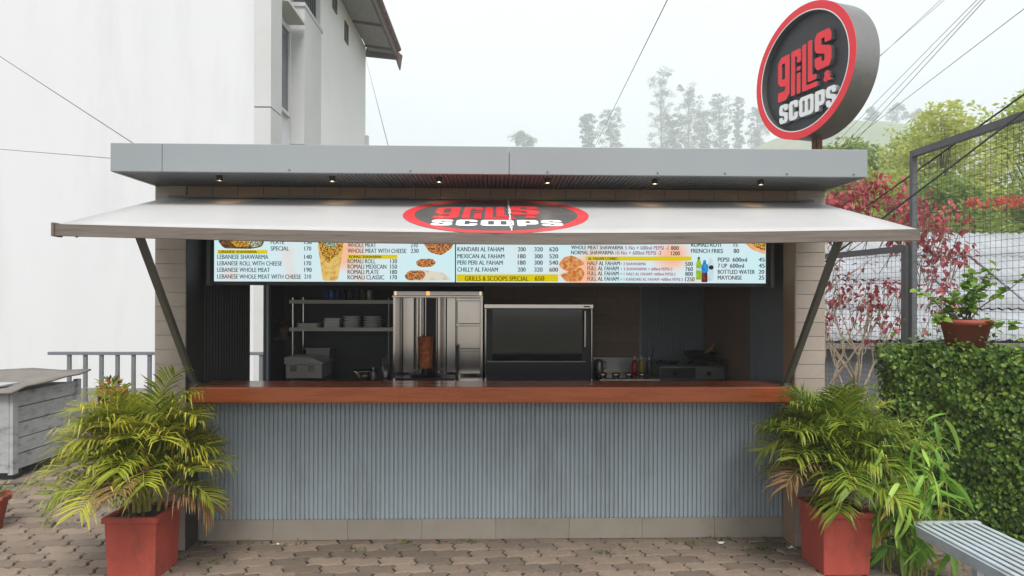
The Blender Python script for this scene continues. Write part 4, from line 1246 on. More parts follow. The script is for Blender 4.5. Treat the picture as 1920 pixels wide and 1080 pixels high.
def planter(x0, x1, y0, y1, zt, parent):
    """tapered square cement planter with a rim"""
    t = .024
    MB().frustum((x0 + t, x1 - t, y0 + t, y1 - t, 0.0), (x0 + .012, x1 - .012, y0 + .012, y1 - .012, zt - .035)).build('planter', M_terra, parent, bevel=.006)
    rm = MB()
    r = .028
    rm.box(x0, x1, y0, y0 + r, zt - .034, zt).box(x0, x1, y1 - r, y1, zt - .034, zt).box(x0, x0 + r, y0 + r, y1 - r, zt - .034, zt).box(x1 - r, x1, y0 + r, y1 - r, zt - .034, zt)
    rm.build('rim', M_terra, parent, bevel=.004)
    MB().box(x0 + r, x1 - r, y0 + r, y1 - r, zt - .034, zt - .016).build('soil', M_soil, parent)
def palm(name, label, x0, x1, y0, y1, zt, seed, nf, ml, spread, hmax, xs=1.0, dryn=6):
    t = thing(name, label, 'potted palm', ((x0 + x1) / 2, (y0 + y1) / 2, 0), 'potted palms flanking the kiosk')
    planter(x0, x1, y0, y1, zt, t)
    rng = random.Random(seed)
    cx, cy = (x0 + x1) / 2, (y0 + y1) / 2
    for k in range(9):
        a = rng.uniform(0, 2 * PI); r = rng.uniform(.01, .08)
        q = Vector((cx + r * math.cos(a), cy + r * math.sin(a), zt - .02))
        MB().tube([q, q + Vector((rng.uniform(-.05, .05), rng.uniform(-.05, .05), rng.uniform(.18, .4)))], [.011, .006], 6).build('stem', M_bamb, t)
    for k in range(nf):
        az = 2 * PI * k * .382 + rng.uniform(-.25, .25)
        u = (k + .5) / nf
        el = R(40 + 48 * (1 - u) ** .8 + rng.uniform(-8, 8))
        if u > .84: el -= R(14)
        L = spread * (1.0 + .12 * (1 - u)) * rng.uniform(.78, 1.1)
        if math.sin(az) > .3: L *= .82
        if xs < 1 and math.cos(az) > .2: L *= xs
        hz = zt + .03 + rng.uniform(0, .34) * (1 - .3 * u)
        r = rng.uniform(.0, .06)
        b0 = (cx + r * math.cos(az), cy + r * math.sin(az), hz)
        dryk = 0.0
        m = ml
        if k >= nf - dryn and rng.random() < .6:
            m = M_lfd; dryk = .5
        frond(rng, b0, az, el, L, R(rng.uniform(65, 112)), rng.randint(24, 31), .185 * spread / .5, m, t, dryk)
    for k in range(30):
        az = rng.uniform(0, 2 * PI); rr_ = rng.uniform(0, .08)
        frond(rng, (cx + rr_ * math.cos(az), cy + rr_ * math.sin(az), zt + rng.uniform(.05, .30)), az, R(rng.uniform(60, 86)), spread * rng.uniform(.75, 1.12),
              R(rng.uniform(45, 95)), rng.randint(22, 30), .19, ml, t, 0.0)
    # dry fibres hanging round the rim
    b = MB()
    for k in range(60):
        a = rng.uniform(0, 2 * PI); r = rng.uniform(.06, .15)
        q = Vector((cx + r * math.cos(a), cy + r * math.sin(a), zt + rng.uniform(.0, .05)))
        v = Vector((math.cos(a), math.sin(a), rng.uniform(-.2, .8))) * rng.uniform(.05, .13)
        s_ = Vector((-math.sin(a), math.cos(a), 0)) * .003
        s_ = s_ * .5; e1 = q + v; e2 = q + v * 1.35 + Vector((0, 0, -.05))
        b.add([q - s_, q + s_, e1 + s_ * .7, e1 - s_ * .7, e2], [(0, 1, 2, 3), (3, 2, 4)])
    b.build('dry_fibres', M_lfd, t)
    return t
palm('potted_palm', 'yellow-green feathery palm in a red square planter on the railing side', -2.275, -1.955, -0.48, -0.165, .375, 11, 92, M_lfr, .50, 1.2, dryn=3)
palm('potted_palm', 'greener feathery palm in a red square planter beside the ivy wall', 1.94, 2.265, -0.48, -0.15, .38, 23, 82, M_lfg, .50, 1.2, .78, dryn=2)

# small round pot at the left edge, and tall pot behind the palm
M_lv1 = leaf_mat('small_plant_leaf', [lin(50, 84, 34), lin(90, 122, 52), lin(120, 140, 70)])
def leaf_blob(b, rng, c, rx, rz, n, L, wd):
    for k in range(n):
        a = rng.uniform(0, 2 * PI); el = rng.uniform(-.1, 1.4)
        d = Vector((math.cos(a) * math.cos(el) * rx, math.sin(a) * math.cos(el) * rx, math.sin(el) * rz)) * rng.uniform(.4, 1)
        p = Vector(c) + d
        v = (d.normalized() + Vector((rng.uniform(-.5, .5), rng.uniform(-.5, .5), rng.uniform(-.4, .4)))).normalized() * L * rng.uniform(.7, 1.2)
        s_ = v.cross(Vector((rng.uniform(-.3, .3), rng.uniform(-.3, .3), 1))).normalized() * wd
        b.add([p, p + v * .5 + s_, p + v, p + v * .5 - s_], [(0, 1, 2, 3)])
rp = random.Random(4)
t = thing('small_round_pot', 'low round red pot with a small green plant at the left edge', 'potted plant', (-3.64, .40, 0))
MB().lathe([(.115, 0), (.155, .20), (.17, .20), (.172, .235), (.15, .235), (.145, .20)], 28, (-3.64, .40, 0)).build('pot', M_terra, t, True)
MB().lathe([(.147, .19), (.10, .205), (.0, .21)], 20, (-3.64, .40, 0)).build('soil', M_soil, t, True)
b = MB(); leaf_blob(b, rp, (-3.62, .40, .22), .15, .10, 120, .06, .018); b.build('leaves', M_lv1, t)
t = thing('tall_red_pot', 'red pot with orange flowers behind the left palm near the railing', 'potted plant', (-4.62, 3.6, 0))
MB().lathe([(.12, 0), (.15, .50), (.165, .50), (.168, .56), (.14, .56), (.135, .5)], 24, (-4.62, 3.6, 0)).build('pot', M_terra, t, True)
b = MB(); leaf_blob(b, rp, (-4.62, 3.6, .55), .16, .12, 80, .07, .02); b.build('leaves', M_lv1, t)
b = MB(); leaf_blob(b, rp, (-4.62, 3.55, .60), .13, .08, 30, .04, .02); b.build('flowers', leaf_mat('orange_petal', [lin(214, 96, 30), lin(226, 120, 44), lin(200, 70, 30)]), t)

# ================================================================== RIGHT SIDE
# ivy covered wall
iv = thing('ivy_wall', 'low wall completely covered in dark and light green ivy on the right', 'ivy wall', (3.3, .1, 0))
WA, WB = Vector((2.98, .62, 0)), Vector((3.85, -.62, 0))
dirw = (WB - WA).normalized(); nrm = Vector((dirw.y, -dirw.x, 0))   # faces the camera side
if nrm.y > 0: nrm = -nrm
back = -nrm
WA_ = WA + dirw * .06
pts = [WA_ + nrm * -.03, WB + nrm * -.03, WB + back * .38, WA_ + back * .38]
MB().add([tuple(p) for p in pts] + [(p.x, p.y, 1.22) for p in pts], [(0, 1, 5, 4), (1, 2, 6, 5), (2, 3, 7, 6), (3, 0, 4, 7), (4, 5, 6, 7)]).build('wall', mat('mossy_wall', lin(64, 62, 50), .9, var=.3), iv)
M_ivy = leaf_mat('ivy_leaf', [lin(34, 58, 24), lin(56, 88, 32), lin(84, 118, 42), lin(126, 154, 58), lin(194, 202, 92)], .22, .38)
def ivy_leaf_geo():
    # broad pointed leaf, folded along the midrib, unit length
    return [(0, 0, 0), (-.38, .25, .07), (-.36, .58, .05), (0, 1.0, -.10), (.36, .58, .05), (.38, .25, .07), (0, .5, -.03)], [(0, 6, 1), (1, 6, 2), (2, 6, 3), (3, 6, 4), (4, 6, 5), (5, 6, 0)]
LVv, LVf = ivy_leaf_geo()
LEAF = MB().add(LVv, LVf).mesh('leaf', M_ivy)
rng = random.Random(31)
L_w = (WB - WA).length
items = []
for k in range(20000):
    s_ = rng.uniform(-.03, L_w)
    u = rng.random()
    if u < .80:
        z = rng.uniform(0.0, 1.27 + .07 * mnoise.noise(Vector((s_ * 5, 2, 0))) + (.05 if s_ > .1 else -.02)); bulge = mnoise.noise(Vector((s_ * 4.2, z * 4.2, 0))) * .09 + .03
        p = WA + dirw * s_ + nrm * (bulge + rng.uniform(-.03, .035) - .09 * max(0, (z - 1.12) / .2) ** 2 - .10 * max(0, 1 - (s_ + .03) / .16) ** 2) + Vector((0, 0, z)); fn = nrm
    elif u < .93:
        a = rng.uniform(0, .38)
        p = WA + dirw * s_ + back * a + Vector((0, 0, 1.29 + mnoise.noise(Vector((s_ * 5, a * 4, 7))) * .07 + (0 if s_ > .1 else -.05) + rng.uniform(-.03, .04) + (abs(rng.gauss(0, .08)) if rng.random() < .14 else 0))); fn = Vector((0, 0, 1)) * .8 + nrm * .3
    else:
        a = rng.uniform(-.02, .38); z = rng.uniform(.0, 1.32)
        p = WA + back * a - dirw * (.03 + rng.uniform(-.02, .03)) + Vector((0, 0, z)); fn = -dirw
    fn = (fn + Vector((rng.gauss(0, .55), rng.gauss(0, .55), rng.gauss(.3, .5)))).normalized()
    down = Vector((rng.gauss(0, .5), rng.gauss(0, .5), -1))
    yv = (down - fn * down.dot(fn)).normalized()
    xv = yv.cross(fn)
    sz = rng.uniform(.016, .044)
    M_ = Matrix((xv, yv, fn)).transposed()
    items.append((p.y, p, M_, sz))
items.sort(key=lambda q: q[0])
b = MB(); single = 0
for i, (yy, p, M_, sz) in enumerate(items):
    px, py = cam_px(*p)
    if single < 300 and 1500 < px < 1925 and 600 < py < 985 and sz > .034 and i % 5 == 0 and M_.col[2].dot(nrm) > .3:
        ob = bpy.data.objects.new('leaf', LEAF); COL.objects.link(ob); ob.parent = iv
        ob.matrix_local = Matrix.Translation(p - WO[iv.name]) @ M_.to_4x4() @ Matrix.Scale(sz, 4)
        single += 1
    else:
        b.add([p + M_ @ (Vector(v) * sz) for v in LVv], LVf)
tag(b.build('ivy_leaves', M_ivy, iv), kind='stuff')

# bench
be = thing('slatted_bench', 'pale grey metal bench with narrow slats at the lower right corner', 'bench', (2.62, -1.2, 0))
bz = .372
ns = 8
for k in range(ns):
    xx = 2.405 + .385 * (k + .5) / ns
    MB().box(xx - .0145, xx + .0145, -2.0, -.622, bz - .012, bz).build('slat', M_bench, be, bevel=.002)
MB().box(2.40, 2.795, -.62, -.588, bz - .038, bz + .001).build('end_rail', M_bench, be, bevel=.002)
MB().box(2.40, 2.795, -2.03, -2.002, bz - .038, bz + .001).build('end_rail', M_bench, be)
MB().box(2.40, 2.43, -2.0, -.622, bz - .07, bz - .0125).build('side_rail', M_bench, be)
MB().box(2.765, 2.795, -2.0, -.622, bz - .045, bz - .0125).build('side_rail', M_bench, be)
for xx in (2.52, 2.68):
    for yy in (-.95, -1.85):
        MB().box(xx - .018, xx + .018, yy - .018, yy + .018, 0.0, bz - .046).build('leg', M_bench, be)
MB().box(2.43, 2.765, -.97, -.93, bz - .045, bz - .013).build('stretcher', M_bench, be)

# bamboo clump with large leaves
bb = thing('bamboo_clump', 'young bamboo with long drooping bright green leaves between planter and bench', 'bamboo', (2.53, -.44, 0))
M_bl = leaf_mat('bamboo_leaf', [lin(98, 146, 48), lin(130, 178, 64), lin(164, 204, 88), lin(186, 214, 112)], .35, .4, island=False)
M_bly = leaf_mat('bamboo_leaf_yellow', [lin(176, 150, 50), lin(190, 168, 80)], .35, .5, island=False)
def blade(droop, wd):
    b = MB(); rows = []
    for i in range(7):
        t = i / 6
        ww = wd * (math.sin(PI * min(1, t * .86 + .14)) ** .8) * (1 if t < .98 else .05)
        zz = -droop * t * t
        rows.append([(-ww, t * math.sqrt(max(.1, 1 - droop * .4 * t)), zz), (0, t * math.sqrt(max(.1, 1 - droop * .4 * t)), zz - ww * .35), (ww, t * math.sqrt(max(.1, 1 - droop * .4 * t)), zz)])
    b.quadstrip(rows)
    return b
BLD = [blade(d, w_).mesh('leaf', M_bl, True) for d, w_ in ((.25, .072), (.5, .08), (.75, .072), (.15, .066))]
BLDY = blade(.6, .07).mesh('leaf', M_bly, True)
rng = random.Random(12)
for k in range(20):
    a = rng.uniform(0, 2 * PI); r = rng.uniform(.0, .20)
    b0 = Vector((2.53 + r * math.cos(a) * 1.1, -.44 + r * math.sin(a) * .8, 0.0))
    H = rng.uniform(.5, 1.02)
    lean = Vector((rng.uniform(-.26, .22), rng.uniform(-.22, .12), 0))
    pts = [b0 + lean * (t * t) * 1.0 + Vector((0, 0, H * t)) for t in (0, .2, .4, .6, .8, 1)]
    MB().tube(pts, [.0042, .0038, .0034, .003, .0022, .0014], 5).build('cane', M_bamb, bb)
    for j in range(15):
        t = .18 + .82 * (j + rng.random()) / 15
        i = min(4, int(t * 5)); q = pts[i].lerp(pts[i + 1], t * 5 - i)
        az = rng.uniform(0, 2 * PI); el = rng.uniform(-1.2, .25)
        L = rng.uniform(.12, .23)
        me = BLDY if rng.random() < .02 else rng.choice(BLD)
        inst('leaf', me, q, bb, (el, rng.uniform(-.7, .7), az), L)

# potted shrub standing on the ivy wall
ps = thing('potted_shrub', 'round terracotta pot with a wiry green shrub on top of the ivy wall', 'potted plant', (3.40, .32, 1.30))
MB().lathe([(.115, 0), (.152, .165), (.166, .165), (.168, .205), (.146, .205), (.14, .165)], 32, (3.40, .32, 1.305)).build('pot', M_terra2, ps, True)
MB().lathe([(.142, .17), (.09, .185), (0, .19)], 20, (3.40, .32, 1.305)).build('soil', M_soil, ps, True)
M_psl = leaf_mat('shrub_bright_leaf', [lin(84, 124, 36), lin(120, 160, 52), lin(160, 188, 84)], .4, .4, island=False)
PSL = MB().add(LVv, LVf).mesh('leaf', M_psl)
rng = random.Random(41)
for k in range(13):
    az = rng.uniform(0, 2 * PI); el = rng.uniform(.25, 1.35); L = rng.uniform(.22, .52)
    if k == 0: az, el, L = .1, 1.1, .58
    p = Vector((3.40 + rng.uniform(-.03, .03), .32 + rng.uniform(-.03, .03), 1.485)); pts = [p.copy()]
    d = Vector((math.cos(az) * math.cos(el), math.sin(az) * math.cos(el) * .6, math.sin(el)))
    for i in range(5):
        d = (d + Vector((rng.gauss(0, .18), rng.gauss(0, .18), rng.gauss(-.02, .14)))).normalized()
        p = p + d * L / 5; pts.append(p.copy())
    MB().tube(pts, [.006, .005, .004, .003, .002, .001], 5).build('branch', M_barkd, ps)
    for j in range(20):
        t = .25 + .75 * rng.random(); i = min(4, int(t * 5)); q = pts[i].lerp(pts[i + 1], t * 5 - i)
        inst('leaf', PSL, q, ps, (rng.uniform(-.7, .9), rng.uniform(-.6, .6), rng.uniform(0, 2 * PI)), rng.uniform(.04, .08))

# wire fence with posts
fe = thing('wire_fence', 'tall wire mesh fence on grey posts behind the ivy wall', 'fence', (3.65, 1.3, 0))
P0, P1, PK = Vector((3.66, 1.3, 0)), Vector((3.66, -2.0, 0)), Vector((3.28, 3.7, 0))
MB().box(3.64, 3.685, 1.28, 1.32, 0.0, 2.96).build('post', M_post, fe)
MB().box(3.618, 3.706, 1.322, 1.40, 0.0, 2.13).build('post', M_post, fe)
MB().bar((3.66, 1.30, 2.93), (3.66, -2.0, 2.93), .05, .055).build('top_rail', M_post, fe)
MB().bar((3.63, 1.36, 2.105), (PK.x, PK.y, 2.105), .045, .055).build('mid_rail', M_post, fe)
MB().box(PK.x - .02, PK.x + .02, PK.y - .02, PK.y + .02, 0, 2.13).build('post', M_post, fe)
def wires(A, B, z0, z1, pitch, r, name):
    b = MB(); d = B - A; L = d.length
    n = int(L / pitch)
    rg = random.Random(2)
    for i in range(n + 1):
        p = A + d * (i / n)
        ox = rg.uniform(-.002, .002)
        b.tube([(p.x + ox, p.y, z0), (p.x, p.y, z1)], r, 3, cap=False)
    m = int((z1 - z0) / pitch)
    for j in range(m + 1):
        z = z0 + (z1 - z0) * j / m
        pts = [A + d * (i / 12) + Vector((0, 0, z + rg.uniform(-.004, .004))) for i in range(13)]
        b.tube(pts, r * (1.0 if j % 5 else 1.5), 3, cap=False)
    b.build(name, M_wire, fe)
wires(Vector((3.655, 1.3, 0)), Vector((3.655, -1.2, 0)), 1.2, 2.92, .052, .0016, 'wire_mesh')
wires(Vector((3.62, 1.42, 0)), Vector((PK.x, PK.y, 0)), 0.3, 2.10, .05, .0016, 'wire_mesh')
pp = tag(MB().tube([(2.36, 1.2, 0), (2.36, 1.2, 1.6)], .011, 8).build('drain_pipe', mat('white_pvc', lin(225, 225, 222), .4, var=.03), None, loc=(2.36, 1.2, 0)), 'thin white upright pipe beside the right kiosk wall', 'pipe')

# corrugated shed roof beyond the fence
sd_ = thing('corrugated_shed', 'shed with pale corrugated roof sheets and dark wall beyond the fence', 'shed', (6.5, 5.5, 0))
A0, A1 = Vector((0, 4.4, 1.08)), Vector((0, 6.9, 2.80))
def sheet_mesh():
    b = MB(); n = 24; L = .80; wd = 1.06
    rows = [[(wd * i / n, L * t, .018 * math.sin(2 * PI * i / 3.4) - .006 * t) for i in range(n + 1)] for t in (0, .5, 1)]
    b.quadstrip(rows)
    return b
SH = sheet_mesh().mesh('roof_sheet', M_roofs, True)
slope = math.atan2(A1.z - A0.z, A1.y - A0.y)
LS = (A1 - A0).length
for r_ in range(4):
    for c_ in range(8):
        t = r_ / 4
        p = A0.lerp(A1, t)
        ob = inst('roof_sheet', SH, (3.9 + c_ * 1.0 + random.uniform(-.02, .02), p.y + random.uniform(-.04, .02), p.z + .02 + (c_ % 2) * .006), sd_, (slope, 0, random.gauss(0, .008)))
        m_ = ob.modifiers.new('t', 'SOLIDIFY'); m_.thickness = .008
MB().box(3.9, 11.9, 4.55, 6.8, 0, 1.02).build('wall', mat('shed_dark_wall', lin(92, 94, 98), .8, var=.15, scale=6, stretch=(8, 8, .5)), sd_)
MB().box(3.86, 11.9, 4.36, 4.42, .98, 1.06).build('eave_board', M_lid, sd_)
MB().box(3.9, 11.9, 6.6, 6.75, 1.02, 2.55).build('gable_support', M_dark, sd_)

# red-leaved shrub between kiosk and fence
rsb = thing('red_leaf_shrub', 'bare-stemmed shrub with crimson leaves behind the awning corner', 'shrub', (3.2, 1.9, 0))
M_rl = leaf_mat('crimson_leaf', [lin(118, 36, 48), lin(150, 54, 64), lin(176, 84, 92), lin(190, 104, 94)], .35, .5, island=False)
M_rli = leaf_mat('crimson_leaves', [lin(118, 36, 48), lin(150, 54, 64), lin(176, 84, 92), lin(190, 104, 94)], .35, .5)
RL = MB().add([(x * .75, y, z) for x, y, z in LVv], LVf).mesh('leaf', M_rl)
rng = random.Random(52)
ends = []
def branch(p, d, L, r, lvl):
    pts = [p.copy()]; q = p.copy(); dd = d.copy()
    n = 5
    for i in range(n):
        dd = (dd + Vector((rng.gauss(0, .13), rng.gauss(0, .13), rng.gauss(.05, .1)))).normalized()
        q = q + dd * L / n; pts.append(q.copy())
    MB().tube(pts, [r * (1 - .5 * i / n) for i in range(n + 1)], 6 if lvl < 2 else 4).build('trunk' if lvl == 0 else 'branch', M_bark, rsb)
    if lvl >= 3:
        ends.append((pts[-1], dd)); return
    for k in range((3, 2, 2)[lvl]):
        a = rng.uniform(0, 2 * PI); ax = Vector((math.cos(a), math.sin(a), rng.uniform(.1, .5)))
        i = rng.randint(3, n)
        branch(pts[i], (dd * .9 + ax * .65).normalized(), L * rng.uniform(.55, .8), r * .52, lvl + 1)
for (bx, by, dx, dy, L) in ((3.22, 1.75, -.14, .05, .95), (3.26, 1.8, .10, .1, 1.15), (3.20, 1.7, .55, -.05, .9), (3.30, 2.0, .34, .2, 1.1)):
    branch(Vector((bx, by, 0.0)), Vector((dx, dy, 1)).normalized(), L, .030, 0)
b = MB(); cnt = 0
rng.shuffle(ends)
cl = []
for (p, d) in ends:
    if (p.x < 2.5 and p.z < 2.6) or rng.random() < .3: continue
    cl.append((p, 7))
for (x, z, n) in [(q0 + .36 + rng.uniform(-.1, .1), q1 + rng.uniform(-.06, .06), q2) for rep in range(6) for (q0, q1, q2) in ((2.75, 2.62, 16), (2.95, 2.55, 16), (3.12, 2.70, 16), (3.35, 2.78, 16), (3.5, 2.66, 14), (3.2, 2.45, 14), (3.45, 2.42, 14), (3.7, 2.40, 16), (3.85, 2.25, 14), (3.9, 2.5, 12), (3.95, 2.05, 12), (3.6, 1.75, 10), (3.85, 1.8, 10), (3.3, 1.62, 8), (3.1, 1.72, 8), (3.6, 1.45, 8), (4.0, 1.6, 8), (3.8, 2.6, 14), (4.05, 2.35, 14), (3.95, 2.2, 12), (4.15, 2.1, 10), (3.0, 2.68, 12))]:
    cl.append((Vector((x, 1.95 + rng.uniform(-.25, .35), z)), n))
for (p, n) in cl:
    MB().tube([p, p + Vector((rng.uniform(-.12, .12), rng.uniform(0, .2), -.28))], [.003, .005], 4).build('twig', M_bark, rsb)
    for k in range(n):
        a = rng.uniform(0, 2 * PI)
        q = p + Vector((math.cos(a), math.sin(a), 0)) * rng.uniform(.0, .13) + Vector((0, 0, rng.uniform(-.10, .08)))
        rot = Euler((rng.uniform(-1.3, -.1), rng.uniform(-.4, .4), a - PI / 2))
        sz = rng.uniform(.045, .08)
        if cnt < 300 and sz > .055:
            inst('leaf', RL, q, rsb, rot, sz); cnt += 1
        else:
            Mx = rot.to_matrix()
            b.add([q + Mx @ (Vector((v[0] * .75, v[1], v[2])) * sz) for v in LVv], LVf)
if b.v: tag(b.build('red_leaves', M_rli, rsb), kind='stuff')

# ================================================================== TREES
def leaf_cloud(b, rng, c, r, n, sz, flat=.7):
    c = Vector(c)
    for k in range(n):
        d = Vector((rng.gauss(0, 1), rng.gauss(0, 1), rng.gauss(0, 1)))
        d = d.normalized() * (rng.random() ** .4)
        p = c + Vector((d.x * r, d.y * r, d.z * r * flat))
        u = Vector((rng.gauss(0, 1), rng.gauss(0, 1), rng.gauss(0, .6))).normalized()
        v = u.cross(Vector((rng.gauss(0, 1), rng.gauss(0, 1), rng.gauss(0, 1)))).normalized()
        s_ = sz * rng.uniform(.6, 1.3)
        b.add([p - u * s_, p + v * s_ * .45, p + u * s_, p - v * s_ * .45], [(0, 1, 2, 3)])
def tree(name, label, base, H, crown_r, seed, m_leaf, m_bark, nclump, nleaf, lsz, trunk_r, crown_lo=.35, group=None, style='round', clump=.26):
    t = thing(name, label, 'tree', base, group)
    rng = random.Random(seed)
    B = Vector(base)
    tr = [B]; p = B.copy()
    n = 7
    for i in range(n):
        p = p + Vector((rng.gauss(0, .03), rng.gauss(0, .03), 1)) * (H * .9 / n); tr.append(p.copy())
    b = MB(); b.tube(tr, [trunk_r * (1 - .85 * i / n) for i in range(n + 1)], 7)
    lf = MB()
    for k in range(nclump):
        u = crown_lo + (1 - crown_lo) * (k + rng.random()) / nclump
        a = rng.uniform(0, 2 * PI)
        if style == 'euc':
            prof = (.35 + .65 * math.sin(PI * (u - crown_lo) / (1.08 - crown_lo)) ** .7)
            rr_ = crown_r * prof * rng.uniform(.15, 1.0)
        else:
            prof = math.sin(PI * min(1, (.12 + .88 * (u - crown_lo) / (1 - crown_lo)))) ** .6
            rr_ = crown_r * prof * rng.uniform(.3, 1.0)
        c = B + Vector((math.cos(a) * rr_, math.sin(a) * rr_, H * u))
        zt = max(.2, u - .16) * .9
        i = min(n - 1, int(zt / .9 * n)); q = tr[i].lerp(tr[i + 1], min(1, zt / .9 * n - i))
        mid = q.lerp(c, .55) + Vector((0, 0, -.02 * H))
        b.tube([q, mid, c], [trunk_r * .26, trunk_r * .14, trunk_r * .05], 4)
        leaf_cloud(lf, rng, c, crown_r * clump * rng.uniform(.6, 1.25), nleaf, lsz, .6 if style == 'euc' else .75)
    b.build('trunk', m_bark, t, True)
    tag(lf.build('crown', m_leaf, t))
    return t
M_euc = leaf_mat('eucalyptus_leaf', [lin(62, 78, 56), lin(88, 100, 76), lin(112, 118, 96)], .3, .5)
M_eucb = mat('eucalyptus_bark', lin(150, 140, 126), .8, var=.15)
def at300(px, D=300.0):
    return (px - 930) / 1200 * D
EU = [  # (px, top y, crown px width, description)
    (980, 250, 42, 'low rounded far tree standing alone behind the roof seam'),
    (1103, 213, 30, 'slender hazy eucalyptus, smaller of the far pair'),
    (1145, 205, 46, 'hazy eucalyptus, larger of the far pair'),
    (1240, 128, 56, 'tallest hazy eucalyptus on the far ridge'),
    (1292, 156, 48, 'tall hazy eucalyptus just right of the tallest one'),
    (1352, 176, 46, 'hazy eucalyptus third in the far row'),
    (1386, 180, 26, 'thin sparse hazy eucalyptus in the far row'),
    (1424, 200, 40, 'hazy eucalyptus partly behind the round sign'),
    (1262, 215, 40, 'short hazy eucalyptus at the foot of the tallest one'),
    (1322, 205, 40, 'short hazy eucalyptus filling the far row'),
]
for k, (px, ty, cw, lb) in enumerate(EU):
    D_ = 285 + (k * 7) % 25
    X = at300(px, D_); Y = D_ - 4.23
    zt = 1.65 + (560 - ty + (px - 930) * .003) / 1200 * D_
    zb = hill_h(X, Y)
    H = zt - zb
    cr = cw / 1200 * D_ / 2 * 1.15
    if k == 0:
        tree('far_tree', lb, (X, Y, zb - .5), H + .5, cr, 100 + k, M_euc, M_eucb, 36, 60, .42, .25, .45, 'far trees on the ridge', 'round', .36)
    else:
        tree('eucalyptus_tree', lb, (X, Y, zb - .5), H + .5, cr, 100 + k, M_euc, M_eucb, 85, 44, .44, .42, .08, 'far trees on the ridge', 'euc', .30)
for k, (px, h, lb) in enumerate(((1465, 9, 'small hazy tree on the slope under the round sign'), (1640, 9, 'small hazy ridge tree right of the sign'), (1690, 11, 'second small hazy ridge tree right of the sign'), (1730, 9, 'third small hazy ridge tree right of the sign'))):
    X = at300(px, 300); Y = 295
    tree('far_tree', lb, (X, Y, hill_h(X, Y) - .5), h, h * .38, 140 + k, M_euc, M_eucb, 16, 70, .5, .2, .3, 'far trees on the ridge', 'round', .45)
M_gt = leaf_mat('bright_tree_leaf', [lin(126, 144, 58), lin(162, 178, 80), lin(194, 202, 108), lin(208, 208, 132)], .5, .5)
M_gt2 = leaf_mat('mid_tree_leaf', [lin(110, 136, 62), lin(144, 166, 82), lin(174, 188, 106)], .5, .5)
NEAR = [
    (9.9, 13.5, 5.3, 1.6, M_gt, 'bright green tree right of the sign, behind the fence post'),
    (12.6, 13.5, 6.9, 2.1, M_gt, 'tall bright green tree behind the fence top rail'),
    (15.4, 14.0, 7.4, 2.2, M_gt, 'tall bright green tree at the right frame edge'),
    (11.2, 11.5, 4.5, 1.7, M_gt2, 'bushy mid green tree above the shed roof'),
    (13.8, 11.0, 4.6, 1.8, M_gt2, 'bushy mid green tree above the shed at the right edge'),
    (8.2, 12.5, 4.2, 1.4, M_gt2, 'lower mid green tree behind the crimson shrub'),
    (15.5, 24, 8.4, 2.6, M_gt2, 'paler green tree farther back right of the sign'),
    (20.5, 26, 9.4, 3.0, M_gt2, 'paler green tree far back behind the top rail'),
]
for k, (x, y, H, cr, m, lb) in enumerate(NEAR):
    tree('leafy_tree', lb, (x, y, -.03), H, cr, 200 + k, m, M_barkd, 52, 230, .085 if y < 20 else .15, .11, .18, 'green trees beyond the fence', 'round', .36)
# red flowering bush above the shed
t = thing('red_flower_bush', 'band of red leaves on a bush above the shed at the right', 'bush', (11.2, 9.2, 0))
b = MB(); rng = random.Random(61)
for k in range(10):
    leaf_cloud(b, rng, (10.2 + .22 * k + rng.uniform(-.1, .1), 9.2 + rng.uniform(-.2, .2), 3.72 + rng.uniform(-.08, .08)), .20, 36, .06)
b.build('leaves', leaf_mat('red_bush_leaf', [lin(190, 60, 46), lin(214, 92, 72), lin(170, 50, 44)], .3, .5), t)
for k in range(4):
    MB().tube([(10.4 + .5 * k, 9.3, 0), (10.5 + .5 * k, 9.25, 2.0), (10.4 + .52 * k, 9.2, 3.7)], [.03, .02, .01], 5).build('stem', M_barkd, t)
b = MB()
for k in range(14):
    leaf_cloud(b, rng, (10.0 + .17 * k, 9.3 + rng.uniform(-.2, .2), 2.9 + rng.uniform(-.4, .4)), .35, 60, .07)
b.build('green_leaves', M_gt2, t)

# ================================================================== CABLES
CB = [
    ((-13.5, 7.8, 8.96), (-2.139, -.3, 2.545), .004, 'cable descending across the white wall to the roof corner'),
    ((-15.1, 7.8, 4.86), (-2.20, 0.1, 2.55), .0035, 'thin level cable reaching the roof at the left'),
    ((-4.128, 16, 9.26), (-.76, .8, 2.515), .006, 'thin cable from the white building eave down to the kiosk roof'),
    ((0.948, -15.000, 4.402), (6.629, 40, 11.838), .016, 'single cable rising into the open sky toward the top'),
    ((3.845, -14, 6.4), (7.561, 8.686, 6.4), .006, 'upper cable of the pair ending behind the round sign'),
    ((2.837, -14, 6.1), (7.218, 8.391, 6.1), .006, 'lower cable of the pair ending behind the round sign'),
    ((2.001, -14, 6.6), (12.03, 20.228, 6.6), .009, 'leftmost cable of the long bundle right of the sign'),
    ((1.341, -14, 6.4), (11.971, 19.223, 6.4), .009, 'second cable of the long bundle right of the sign'),
    ((0.836, -14, 6.2), (11.772, 18.223, 6.2), .010, 'dark third cable of the bundle right of the sign'),
    ((3.777, -14, 6.3), (11.507, 19.126, 6.3), .010, 'lone cable right of the bundle crossing the hazy sky'),
    ((3.317, -6, 4.508), (3.983, 5.4, 1.892), .012, 'black cable crossing in front of the fence post to the awning'),
    ((6.08, -2.5, 5.69), (2.21, .32, 1.805), .011, 'lower black cable running down to the right pillar'),
]
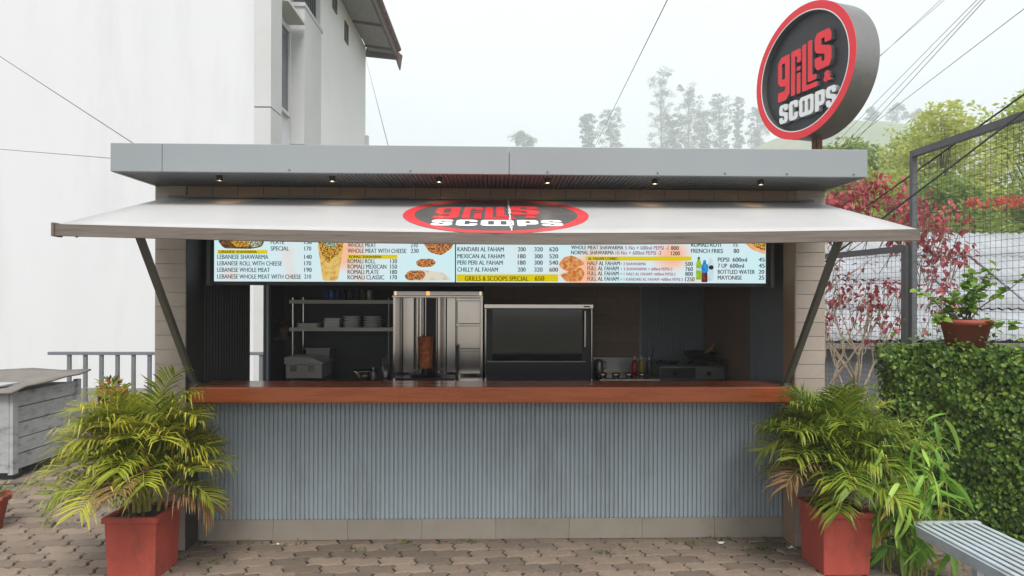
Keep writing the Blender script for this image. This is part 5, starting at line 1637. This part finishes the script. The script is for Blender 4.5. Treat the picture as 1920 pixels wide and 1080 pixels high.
for (a, c, r, lb) in CB:
    a, c = Vector(a), Vector(c)
    sag = .012 * min(6, (c - a).length) * .5
    pts = [a.lerp(c, i / 14) - Vector((0, 0, sag * .4 * math.sin(PI * i / 14))) for i in range(15)]
    tag(MB().tube(pts, r * .62, 5).build('overhead_cable', M_cable, None, loc=c), lb, 'cable', 'overhead cables')
t = tag(MB().tube([(-2.139 + .02 * math.cos(k * .8) * (1 + k * .05), -.30 + .01 * k * .1, 2.552 + .012 + .012 * math.sin(k * .8)) for k in range(16)], .003, 5).build('cable_coil', M_cable, None, loc=(-2.139, -.3, 2.545)), 'small twisted loop of wire on the left roof corner', 'wire')

# ================================================================== LITTER
def scrap(x, y, s, lb, m, seed):
    rg = random.Random(seed); b = MB()
    rows = [[(x + (i - 1.5) * s * .5 + rg.uniform(-.2, .2) * s, y + (j - 1) * s * .4, .006 + abs(rg.gauss(0, .25)) * s) for i in range(4)] for j in range(3)]
    b.quadstrip(rows)
    o = tag(b.build('paper_scrap', m, None, loc=(x, y, 0)), lb, 'litter', 'litter on the paving')
    o.modifiers.new('t', 'SOLIDIFY').thickness = .001
M_pap = mat('white_paper', lin(230, 230, 226), .7, var=.03)
scrap(1.955, -.06, .035, 'crumpled white paper scrap at the foot of the right pillar', M_pap, 1)
scrap(1.52, .05, .03, 'flat pale paper scrap on the paving near the right pillar', M_pap, 2)
scrap(-1.45, .08, .012, 'tiny white scrap on the paving near the left planter', M_pap, 3)
scrap(-.33, .11, .014, 'tiny red scrap against the kiosk skirting', mat('red_scrap', lin(170, 60, 50), .6), 4)

# ================================================================== HAZE
hz = MB().box(-420, 620, -40, 680, -1.5, 125)
M_hz = bpy.data.materials.new('haze_air'); M_hz.use_nodes = True
n, l = M_hz.node_tree.nodes, M_hz.node_tree.links
n.remove(n['Principled BSDF'])
pv = n.new('ShaderNodeVolumePrincipled')
pv.inputs['Color'].default_value = (.88, .93, .98, 1)
pv.inputs['Density'].default_value = 0.0026
pv.inputs['Anisotropy'].default_value = 0.0
l.new(pv.outputs['Volume'], n['Material Output'].inputs['Volume'])
M_hz.cycles.homogeneous_volume = True if hasattr(M_hz, 'cycles') and hasattr(M_hz.cycles, 'homogeneous_volume') else True
tag(hz.build('haze', M_hz), kind='stuff')
